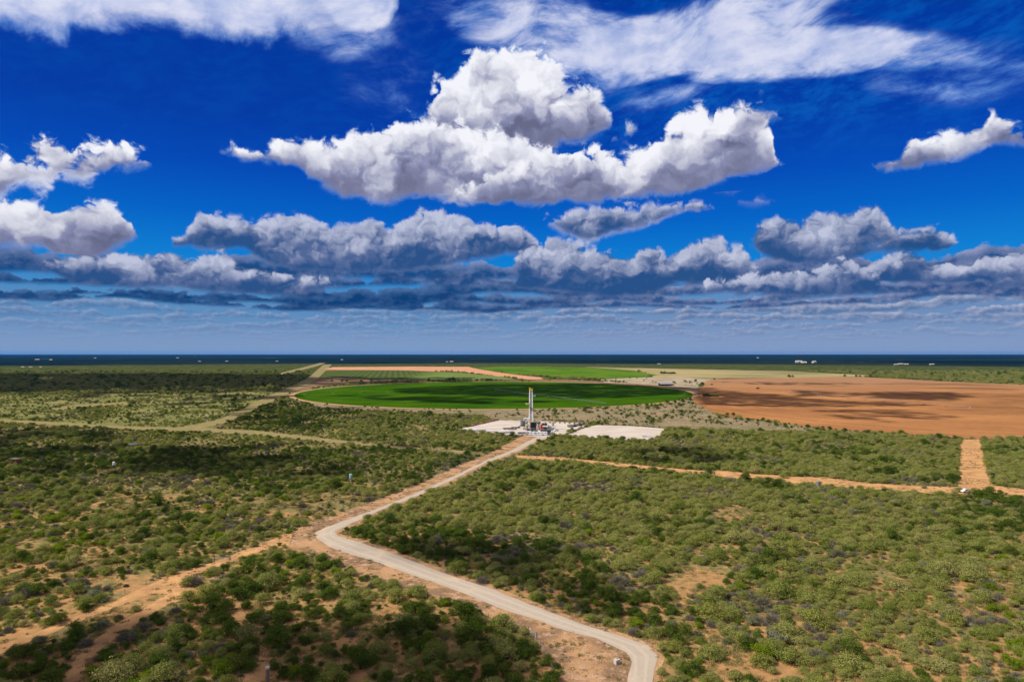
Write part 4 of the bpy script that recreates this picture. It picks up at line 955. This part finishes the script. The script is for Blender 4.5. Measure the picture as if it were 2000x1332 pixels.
# dark stacks at the right end of the pad
for k, (px_, py_, l_, lb) in enumerate([(1117,834,9,'dark stacked skid at the left end of the row by the far pad corner'), (1129,832,9,'dark stacked skid in the middle of the row by the far pad corner'), (1140,829.5,9,'dark stacked skid at the right end of the row by the far pad corner')]):
    t = thing('loaded_rack', lb, 'rack', gp(px_, py_, 0.15), 0.35, 'dark stacked racks')
    m = MB(); m.box((0,0,0.3), (l_,4.2,0.5)); m.box((0,0,2.1), (l_,4.2,0.3))
    for x_ in (-1,0,1):
        for y_ in (-1,1): m.box((x_*l_*0.46, y_*1.9, 1.3), (0.25,0.25,2.4))
    m.build('frame', M_dgrey, t)
    m = MB()
    for q in range(7): m.bar((-l_/2+0.2,-1.7+q*0.55,0.85), (l_/2-0.2,-1.7+q*0.55,0.85), 0.25, n=6)
    m.build('pipes', M_rust2, t)
    m = MB(); m.box((l_*0.46,-1.9,2.9), (0.3,0.3,1.2)); m.box((-l_*0.2,2.0,2.6), (l_*0.5,0.2,0.25)); m.build('rail', M_yellow, t)
for k in range(9):
    px_ = 1065 + k*9.5
    t = thing('concrete_block', f"dark low block number {['one','two','three','four','five','six','seven','eight','nine'][k]} from the left along the back edge of the pad", 'block', gp(px_, 826.2 + k*0.12, 0.15), 0.1*k, 'blocks along the back edge of the pad')
    m = MB(); m.box((0,0,0.5), (1.9+0.3*(k%3),1.2,1.0), 0, 0.85); m.build('body', M_dgrey if k % 2 else M_wood, t); m = MB(); m.bar((-0.3,0,0.95), (0.3,0,1.2), 0.05); m.build('lifting_eye', M_galv, t)
# pickups
def pickup(px, py, rz, mat, label):
    t = thing('pickup_truck', label, 'pickup truck', gp(px, py, 0.15), rz)
    m = MB(); m.box((0,0,0.95), (5.4,1.9,0.7), 0, 0.97); b = m.build('body', mat, t)
    m = MB(); m.box((-0.3,0,1.65), (2.3,1.75,0.75), 0, 0.82); c = m.build('cab', mat, t)
    m = MB(); m.box((-0.3,0,1.66), (2.05,1.79,0.45), 0, 0.86); m.build('window', M_glass, c)
    m = MB(); m.box((1.85,0,1.33), (1.5,1.55,0.06)); m.build('truck_bed', M_dgrey, b)
    for x_ in (-1.7, 1.7):
        for y_ in (-0.9, 0.9): MB().cyl((x_, y_-0.13, 0.4), 0.4, 0.26, 14, 'Y').build('wheel', M_tyre, t)
    m = MB(); m.box((-2.71,-0.65,1.05), (0.06,0.35,0.2)); m.build('headlight', M_white, t); m = MB(); m.box((-2.71,0.65,1.05), (0.06,0.35,0.2)); m.build('headlight', M_white, t)
pickup(1086, 842, 0.5, M_white, 'white pickup truck parked right of the mud tanks on the pad')
pickup(1072, 849.5, 1.0, M_dgrey, 'dark pickup truck parked at the right end of the longest trailer')
pickup(1079, 848, 0.2, M_tan, 'tan pickup truck parked by the pad entrance')
pickup(1886, 962, 0.3, M_white, 'white pickup truck half hidden where the two sandy tracks meet')
# second pad
t = thing('steel_skid', 'pale empty steel skid on the near edge of the bare second pad', 'skid', gp(1265, 854.5, 0.15), -0.1)
m = MB(); m.box((0,-1.6,0.35), (11,0.3,0.5)); m.box((0,1.6,0.35), (11,0.3,0.5))
for k in range(6): m.box((-5+k*2,0,0.35), (0.25,3.0,0.4))
m.build('frame', M_white, t); m = MB(); m.box((-3.0,0,1.0), (4.0,2.4,0.9)); m.box((2.2,0,0.8), (5,2.2,0.3)); m.build('deck', M_galv, t)
# earth banks round the pad
def berm(name, pts, w_, h_):
    P = [Vector(G(*p)) for p in pts]; out = []
    for a, b in zip(P, P[1:]):
        n = max(1, int((b-a).length/3)); out += [a.lerp(b, k/n) for k in range(n)]
    out.append(P[-1]); v = []; f = []
    for i, p in enumerate(out):
        d = (out[min(i+1, len(out)-1)] - out[max(i-1, 0)]).normalized(); n_ = Vector((-d.y, d.x))
        for q, zz in ((-1,-0.05),(-0.45,0.75),(0.1,1.0),(0.55,0.6),(1,-0.05)):
            j = random.uniform(0.75, 1.25); v.append((p.x + n_.x*q*w_*j, p.y + n_.y*q*w_*j, zz*h_*random.uniform(0.6,1.2)))
    for i in range(len(out)-1):
        for k in range(4): a = i*5+k; f.append((a, a+1, a+6, a+5))
    tag(link(name, v, f, M_berm), kind='structure')
berm('earth_bank', [(918,833),(935,829),(952,825),(972,820.5)], 3.2, 2.2)
berm('earth_bank', [(1100,851),(1118,844),(1136,837),(1153,830.5),(1170,829)], 1.8, 0.9)
berm('earth_bank', [(972,820.5),(1020,822),(1060,823.5),(1150,826)], 1.5, 0.7)
berm('earth_bank', [(1166,829),(1230,831),(1302,836),(1298,846),(1286,856)], 1.6, 0.8)

# ---------------------------------------------------------------- irrigation machines
def pivot_machine(a, b, spans, label, h=3.6):
    a, b = Vector(a), Vector(b); d = (b - a); rz = math.atan2(d.y, d.x); Lg = d.length
    t = thing('irrigation_pivot', label, 'irrigation pivot', (a.x, a.y, 0.2), rz)
    m = MB(); m.bar((0,0,0), (0,0,h+0.6), 0.16, n=8)
    for s1, s2 in ((1,1),(1,-1),(-1,1),(-1,-1)): m.bar((s1*1.6,s2*1.6,0), (0,0,h), 0.09, n=4)
    m.build('pivot_post', M_galv, t)
    sl = Lg/spans
    for k in range(spans):
        x0, x1 = k*sl, (k+1)*sl; m = MB(); n = 8; top = [(x0+sl*i/n, 0, h+0.9*math.sin(math.pi*i/n)) for i in range(n+1)]
        for i in range(n): m.bar(top[i], top[i+1], 0.08, n=6)
        for s_ in (-0.9, 0.9):
            low = [(x0+sl*i/n, s_*math.sin(math.pi*i/n), h-0.7*math.sin(math.pi*i/n)) for i in range(n+1)]
            for i in range(n): m.bar(low[i], low[i+1], 0.05, n=4)
            for i in range(1, n): m.bar(low[i], top[i], 0.05, n=4)
        for i in range(n*3): m.bar((x0+sl*(i+.5)/(n*3),0,h), (x0+sl*(i+.5)/(n*3),0,1.6), 0.02, n=3)
        m.build('span', M_galv, t)
        m = MB()
        for s_ in (-1, 1): m.bar((x1,0,h), (x1,s_*2.0,0.7), 0.10, n=5)
        m.bar((x1,-2,0.7), (x1,2,0.7), 0.1, n=5); tw = m.build('wheel_tower', M_galv, t)
        for s_ in (-2.0, 2.0): MB().cyl((x1-0.2,s_,0.62), 0.62, 0.4, 14, 'X').build('wheel', M_tyre, tw)
pivot_machine(PIV, G(1183, 791.5), 9, 'long pale irrigation boom with wheels crossing the dark green round field')
pivot_machine(CB, G(1543, 768.5), 10, 'long thin irrigation boom with wheel towers crossing the bare brown field')

# ---------------------------------------------------------------- farm buildings
def shed(px, py, l, d, h, wall, roof, label, rz=0.0, name='farm_shed', cat='shed', z=0.0, open_=False):
    t = thing(name, label, cat, gp(px, py, z), rz)
    m = MB()
    if open_:
        for k in range(5):
            for s_ in (-1, 1): m.box((-l/2+0.3+(l-0.6)*k/4, s_*(d/2-0.2), h/2), (0.3,0.3,h))
        m.box((0,d/2-0.2,h/2), (l-0.4,0.15,h*0.9)); m.build('frame', wall, t)
    else:
        m.box((0,0,h/2), (l,d,h)); m.add([(-l/2,-d/2,h),(-l/2,d/2,h),(-l/2,0,h+d*0.22)], [(0,1,2)]); m.add([(l/2,-d/2,h),(l/2,d/2,h),(l/2,0,h+d*0.22)], [(0,2,1)]); b = m.build('wall', wall, t)
        m = MB(); m.box((l*0.1,-d/2-0.05,h*0.4), (l*0.18,0.1,h*0.8)); m.build('door', M_dgrey, b)
    e = 0.5; rh = d*0.22
    v = [(-l/2-e,-d/2-e,h-0.1),(l/2+e,-d/2-e,h-0.1),(l/2+e,0,h+rh+0.12),(-l/2-e,0,h+rh+0.12),(l/2+e,d/2+e,h-0.1),(-l/2-e,d/2+e,h-0.1)]
    v += [(x_, y_, z_-0.12) for x_, y_, z_ in v]
    link('roof', v, [(0,1,2,3),(3,2,4,5),(9,8,7,6),(11,10,8,9),(0,6,7,1),(5,4,10,11),(0,3,9,6),(3,5,11,9),(1,7,8,2),(2,8,10,4)], roof, t)
    return t
shed(1301, 753.5, 34, 14, 4.5, M_wood, M_galv, 'open dark shed with pale roof beyond the right edge of the green circle', 0.15, open_=True, name='cattle_shed')
shed(1310, 752.5, 12, 8, 3.5, M_wood, M_rust, 'small dark shed just right of the open pale roofed shed', 0.1)
far = [(1287,711.5,46,22,9,'white farm building on the dark plain above the stubble field'), (1560,708.5,120,50,42,'large white silo building far out on the plain at the left of three'), (1570,709.3,90,50,26,'white building far out between the silo building and the round one'),
       (1590,709.0,60,50,38,'white block standing alone at the right of the three far silo buildings'), (1750,712.5,60,30,9,'low white shed at the left of the far hamlet at right'), (1759,711.6,70,30,13,'tallest pale shed in the middle of the far hamlet at right'),
       (1770,712.0,60,30,10,'pale shed at the right of the far hamlet at right'), (1480,699.3,70,40,20,'tiny white building far left of the silo buildings'), (1820,712.2,70,30,10,'low pale shed alone right of the far hamlet'),
       (73,703.0,110,40,17,'white building far off near the left edge of the plain'), (100,703.2,80,40,12,'low pale building just right of the far left white building'), (186,700.0,70,40,17,'tiny pale building far off left, second group from the left'),
       (347,699.5,90,40,18,'white far building left of centre just under the horizon'), (390,706.2,50,25,9,'pale farmhouse far off above the left tracks'), (443,706.0,60,25,10,'pale farmhouse far off, right of its twin above the left tracks'),
       (541,706.0,46,25,12,'white farmhouse far off, left of the sandy road bend'), (668,703.0,60,30,12,'pale far building right above the sandy road bend'), (882,707.0,70,30,13,'white far building above the orange field, right of centre'), (873,707.3,40,25,9,'low pale shed touching the far building above the orange field'),
       (45,717.3,40,15,5,'low white shed at left edge of the olive plain'), (60,717.2,40,15,5,'long low white shed second in the row at the left edge'), (80,717.4,36,15,5,'pale low shed at the right end of the left row')]
for k, (px_, py_, l_, d_, h_, lb) in enumerate(far):
    shed(px_, py_, l_*0.42, d_*0.5, h_*0.28, M_conc, M_conc, lb, random.uniform(-.3,.3), name='farm_building', cat='building')
# radio mast on the horizon, left
x_, y_ = G(381, 694.5); y_ = min(y_, 17000); x_ = y_*(381-1000)/F_PX
t = thing('radio_mast', 'thin grey radio mast rising just above the horizon at left', 'radio mast', (x_, y_, 0)); m = MB(); m.bar((0,0,0), (0,0,112), 4.0, 3.0, 5); m.build('mast', M_grey, t); m = MB(); m.box((0,0,96), (14,6,4)); m.build('antenna', M_grey, t)
# hunting blind and ranch bits
t = thing('hunting_blind', 'rusty red tin cabin in the brush at the left edge', 'cabin', gp(30, 907), -0.35)
m = MB(); m.box((0,0,2.3), (6.5,3.4,3.2)); w_ = m.build('wall', M_rust, t); m = MB(); m.box((0,0,4.1), (7.6,4.4,0.25)); m.build('roof', M_wood, t)
m = MB(); m.box((1.0,-1.74,2.8), (2.0,0.08,0.8)); m.build('window', M_glass, w_); m = MB()
for a in (-2.8, 2.8):
    for b in (-1.4, 1.4): m.box((a,b,0.35), (0.2,0.2,0.7))
m.build('leg', M_wood, t)
t = thing('stock_trough', 'pale grey sheet metal trough lying in the left brush', 'trough', gp(260, 873), 0.2); m = MB(); m.box((0,0,2.3), (7,3,1.0)); m.build('body', M_galv, t); m = MB()
for a in (-3,3): m.box((a,0,0.9), (0.2,2.6,1.8))
m.build('leg', M_dgrey, t)
def feeder(px, py, mat, label, s=1.0):
    t = thing('deer_feeder', label, 'feeder', gp(px, py)); t.scale = (s, s, s)
    MB().cyl((0,0,1.9), 0.75, 1.7, 16).build('barrel', mat, t); m = MB(); m.cyl((0,0,3.6), 0.8, 0.35, 16, r2=0.15); m.build('lid', mat, t)
    for a in (0.5, 2.6, 4.7): m = MB(); m.bar((1.3*math.cos(a),1.3*math.sin(a),0), (0.7*math.cos(a),0.7*math.sin(a),2.4), 0.07); m.build('leg', M_galv, t)
feeder(685, 941, M_sky, 'pale blue barrel feeder standing in the brush left of the road', 1.25)
feeder(520, 893, M_grey, 'grey barrel feeder on legs in the dark brush left of centre', 1.3)
feeder(222, 914, M_white, 'white topped feeder in the left brush near the rusty cabin', 1.1)
feeder(893, 915, M_dgrey, 'black barrel feeder at the edge of the bulldozed strip', 1.0)
feeder(936, 897, M_dgrey, 'black barrel feeder nearer the rig beside the bulldozed strip', 1.0)
feeder(1598, 955, M_grey, 'grey feeder at the sandy cross track, right', 1.2)
# concrete box at the road bend
t = thing('concrete_box', 'pale concrete box lying on the orange ground inside the road bend', 'box', gp(1205, 1296), 0.5)
m = MB(); m.box((0,0,0.6), (1.3,1.1,1.2)); b = m.build('body', M_conc, t); m = MB(); m.box((0.2,0.1,1.22), (0.4,0.3,0.06)); m.box((-0.1,-0.57,0.5), (0.3,0.06,0.3)); m.build('hole', M_dgrey, b)
t = thing('marker_post', 'thick weathered post with pale cap cut by the bottom edge', 'post', gp(522.5, 1338))
MB().cyl((0,0,0), 0.42, 4.0, 12).build('shaft', M_wood, t); m = MB(); m.cyl((0,0,4.0), 0.48, 0.4, 12); m.build('cap', M_conc, t)
# fences
def fence(pts, gap, label, h=1.5, name='wire_fence', w=0.09, cat='fence'):
    P = [Vector(G(*p)) for p in pts]; t = thing(name, label, cat, (P[0].x, P[0].y, 0)); n_ = 0; prev = None; mw = MB(); Q = []
    for a, b in zip(P, P[1:]):
        n = max(1, int((b-a).length/gap)); Q += [a.lerp(b, k/n) for k in range(n)]
    Q.append(P[-1]); Q = [q - P[0] for q in Q]
    for i, q in enumerate(Q[:98]):
        m = MB(); m.bar((q.x,q.y,0), (q.x+random.uniform(-.06,.06),q.y,h*random.uniform(0.95,1.1)), w, n=5); m.build('post', M_wood, t)
    for a, b in zip(Q, Q[1:]):
        for z_ in (0.35, 0.75, 1.15, 1.4): mw.bar((a.x,a.y,z_*h/1.5), (b.x,b.y,z_*h/1.5), 0.012, n=3)
    mw.build('wire', M_galv, t)
fence([(1082,1316),(1056,1264),(1043,1246),(975,1218),(915,1188),(810,1157),(733,1139),(666,1112),(605,1085)], 5.0, 'thin wire fence along the lower left side of the bulldozed strip')
fence([(577,1040),(600,1025),(652,1008),(712,987),(796,955),(890,913),(943,893)], 7.0, 'thin wire fence along the upper left side of the bulldozed strip')
fence([(545,1058),(480,1076),(436,1091),(340,1119),(285,1142),(200,1178)], 6.0, 'old wire fence beside the sandy track running down left')
fence([(1866,857.5),(1885,858.5),(1905,859.0),(1935,860.0)], 3.0, 'dark pole fence closing the top of the right sandy track', 2.4, 'pole_fence', 0.16)
def gate(px, py, rz, l, label):
    t = thing('field_gate', label, 'gate', gp(px, py), rz)
    m = MB()
    for z_ in (0.3,0.6,0.9,1.2,1.45): m.bar((-l/2,0,z_), (l/2,0,z_), 0.04, n=5)
    for x_ in (-l/2, 0, l/2): m.bar((x_,0,0.3), (x_,0,1.45), 0.05, n=5)
    m.build('leaf', M_galv, t)
    for x_ in (-l/2-0.2, l/2+0.2): m = MB(); m.bar((x_,0,0), (x_,0,2.0), 0.13, n=8); m.build('post', M_wood, t)
gate(434, 1096, 0.45, 5.0, 'grey tubular gate beside the sandy track, left of the road bend')
gate(1040, 1243, 2.1, 4.0, 'small gate with posts at the lower side of the bulldozed strip')

# ---------------------------------------------------------------- separate trees
def tree(px, py, s, kind, label, group):
    P_ = PROTO[kind]; t = thing('tree', label, 'tree', gp(px, py), random.uniform(0,6.28), group); t.scale = (s, s, s*random.uniform(0.9,1.1))
    c_ = bpy.data.objects.new('crown', P_['crown']); s_ = bpy.data.objects.new('trunk', P_['stem'])
    for q in (c_, s_): COL.objects.link(q); q.parent = t
def trees(pts, kind, s, label, group):
    for k, (px_, py_) in enumerate(sorted(pts)): tree(px_, py_, s*random.uniform(0.8,1.2), random.choice(kind), ORD[k].replace(' nearest', ' from the left,').replace('nearest', 'leftmost') + ' ' + label, group)
ln = lambda x0, x1, y0, y1, n, j=0.4: [(x0+(x1-x0)*(k+random.uniform(.2,.8))/n, y0+(y1-y0)*(k+.5)/n+random.uniform(-j,j)) for k in range(n)]
trees(ln(855,965,744,743.4,16,.3), (3,10), 1.5, 'dark hedgerow tree behind the left half of the green circle', 'hedgerow behind the green circle, left')
trees([(648,745.5),(668,745.5),(677,745.5),(706,745.6),(725,745.2),(771,744.5),(783,744.5),(838,744.2)], (3,10), 1.7, 'lone dark tree on the strip behind the green circle', 'scattered trees behind the green circle')
trees(ln(1105,1225,741,748,24,.7), (3,10,4), 1.6, 'dark hedgerow tree behind the green circle, right half', 'hedgerow behind the green circle, right')
trees(ln(1290,1320,729.8,730.2,12,.25), (3,10), 2.2, 'dark tree in the short grove past the far field', 'short dense grove')
trees(ln(1373,1404,774,775,9,.4), (3,10), 1.5, 'dark tree in the grove left in the brown field', 'small grove by the brown field')
trees([(1318,787),(1325,783),(1333,786),(1340,781),(1348,783),(1345,788),(1336,791),(1310,791),(1302,788),(1328,794),(1352,790),(1290,793),(1280,796),(1265,798),(1272,794)], (3,10,3), 1.35, 'dark tree at the right tip of the green circle', 'clump at the right tip of the green circle')
trees([(896,806),(918,805),(1010,802),(1012,808),(1042,803),(1060,802),(1085,806),(1082,812),(1098,803),(1140,803),(1152,806),(1182,799),(1203,808),(1235,814),(1262,826),(1290,822),(1312,818),(1332,812),(1245,806),(1220,800),(1170,815),(1112,814)], (3,4,0), 1.15, 'lone dark bush on dry pasture behind the pads', 'lone bushes on the pasture behind the pads')
trees([(1418,816),(1436,820),(1448,821),(1462,822),(1480,823),(1491,822),(1502,826),(1515,829),(1534,831),(1432,812),(1420,811),(1405,818)], (3,4,10), 1.2, 'dark bush on the rim below the brown field', 'bushes along the rim of the brown field')
trees([(1698,846),(1722,847),(1760,850),(1650,843),(1865,858),(1874,860),(1930,862),(1942,862),(1955,863),(1968,863),(1985,864)], (3,5,10), 1.25, 'green tree along the near rim of the brown field, right', 'trees along the near rim of the brown field')
trees([(1541,737.2),(1548,737.0),(1650,735.8),(1672,736),(1680,736),(1690,736.5),(1700,737)], (3,10), 2.2, 'dark tree between stubble and brown field', 'trees between stubble and brown field')
trees([(1480,760),(1390,752),(1262,741),(1230,739),(1258,744),(1275,746),(1203,741),(1315,747),(1338,746),(1347,749),(1395,741.5)], (3,4), 1.5, 'small dark tree on pale ground by the shed', 'trees on the pale ground')

# ---------------------------------------------------------------- unseen clouds, added and shaped for the shadows they cast on the land
M_shadow_cloud = material('shadow_cloud_white', lambda t, P, b: (0.85,0.85,0.87,1), 1.0, 0.0)
ico = bmesh.new(); bmesh.ops.create_icosphere(ico, subdivisions=2, radius=1.0); IV = np.array([v.co[:] for v in ico.verts]); IF = [tuple(v.index for v in f.verts) for f in ico.faces]; ico.free()
def cloud(poly, n, r, H, seed, thr=0.42, nsz=None):
    """loose blobs strewn as an unseen cloud so its shadow falls inside POLY (photograph pixels)"""
    g = np.random.default_rng(seed); W_ = [G(*p) for p in poly]; xs = [p[0] for p in W_]; ys = [p[1] for p in W_]
    V = []; F_ = []; k = 0; tries = 0
    off = (sun_dir.x/sun_dir.z*H, sun_dir.y/sun_dir.z*H)
    while k < n and tries < n*60:
        tries += 1
        x, y = g.uniform(min(xs), max(xs)), g.uniform(min(ys), max(ys)); px, py = proj(x, y)
        if not inside(np.array([px]), np.array([py]), poly)[0]: continue
        if fbm(np.array([x]), np.array([y]), nsz or r*4, 3, seed)[0] < thr: continue
        rr = r*g.uniform(0.45, 1.25); b_ = len(V)*0 + sum(len(q) for q in V)
        v = IV*np.array([rr, rr, rr*0.55]); v = v*(1 + 0.25*(fbm(IV[:,0]*2+IV[:,2]+k, IV[:,1]*2-IV[:,2], 1.0, 2, seed+k)[:,None] - 0.5))
        V.append(v + np.array([x + off[0], y + off[1], H + g.uniform(0, rr*0.5)])); F_ += [tuple(i + b_ for i in f) for f in IF]; k += 1
    if not V: return
    V = np.vstack(V); o = link('cloud', V.tolist(), F_, M_shadow_cloud, smooth=True); tag(o, kind='structure')
HC = 1350
cloud([(-250,733),(300,731.5),(560,733),(610,738),(560,756),(300,757),(0,768),(-250,772)], 700, 60, HC, 1, 0.30, 260)
cloud([(250,752),(560,752),(560,776),(400,792),(200,790),(120,775)], 90, 26, HC, 2, 0.46, 120)
cloud([(560,745),(640,735),(900,737),(1050,742),(900,746),(640,754)], 160, 28, HC, 3, 0.35, 150)
cloud([(940,751),(1180,749),(1330,757),(1335,770),(1150,779),(960,774),(800,770),(760,760)], 1500, 12, HC, 4, 0.20, 200)
cloud([(640,772),(880,774),(1000,782),(1100,784),(950,788),(760,785)], 90, 16, HC, 5, 0.30, 90)
cloud([(1320,756),(1500,760),(1850,774),(1880,790),(1700,794),(1480,794),(1370,790),(1350,775)], 1000, 9.5, HC, 7, 0.37, 170)
cloud([(1700,765),(1850,765),(1900,775),(1850,784),(1720,778)], 300, 9.5, HC, 8, 0.34, 90)
cloud([(1380,745),(1560,747),(1700,749),(1600,752),(1500,752)], 120, 11, HC, 9, 0.40, 80)
cloud([(1560,800),(1760,800),(1860,806),(1880,820),(1700,826)], 150, 7, HC, 10, 0.46, 70)
cloud([(700,1060),(900,1055),(1080,1085),(1180,1120),(1260,1170),(1200,1200),(1100,1170),(900,1110)], 90, 5.0, HC, 11, 0.42, 22)
cloud([(-60,1300),(200,1210),(420,1190),(640,1190),(900,1220),(1040,1290),(1060,1360),(-60,1360)], 260, 5.2, HC, 12, 0.43, 30)
cloud([(-100,868),(300,872),(700,865),(940,880),(900,905),(600,935),(300,925),(-100,925)], 190, 10, HC, 13, 0.47, 60)
cloud([(1230,880),(1400,878),(1450,890),(1400,905),(1240,905)], 26, 9, HC, 14, 0.38, 30)
cloud([(450,795),(600,785),(760,800),(700,822),(560,838),(450,828)], 90, 10, HC, 16, 0.45, 50)
cloud([(-100,835),(200,838),(240,862),(-100,872)], 70, 11, HC, 17, 0.45, 50)

# ---------------------------------------------------------------- the air
hm = bpy.data.materials.new('haze'); hm.use_nodes = True; hm.node_tree.nodes.clear()
pv = hm.node_tree.nodes.new('ShaderNodeVolumePrincipled'); ho = hm.node_tree.nodes.new('ShaderNodeOutputMaterial')
pv.inputs['Color'].default_value = (0.03, 0.34, 0.98, 1); pv.inputs['Density'].default_value = 1.1e-5; pv.inputs['Anisotropy'].default_value = 0.2
hm.node_tree.links.new(pv.outputs[0], ho.inputs['Volume'])
m = MB(); m.box((0,0,62.0), (80000,80000,126.0)); hz_ = m.build('haze', hm); tag(hz_, kind='stuff')
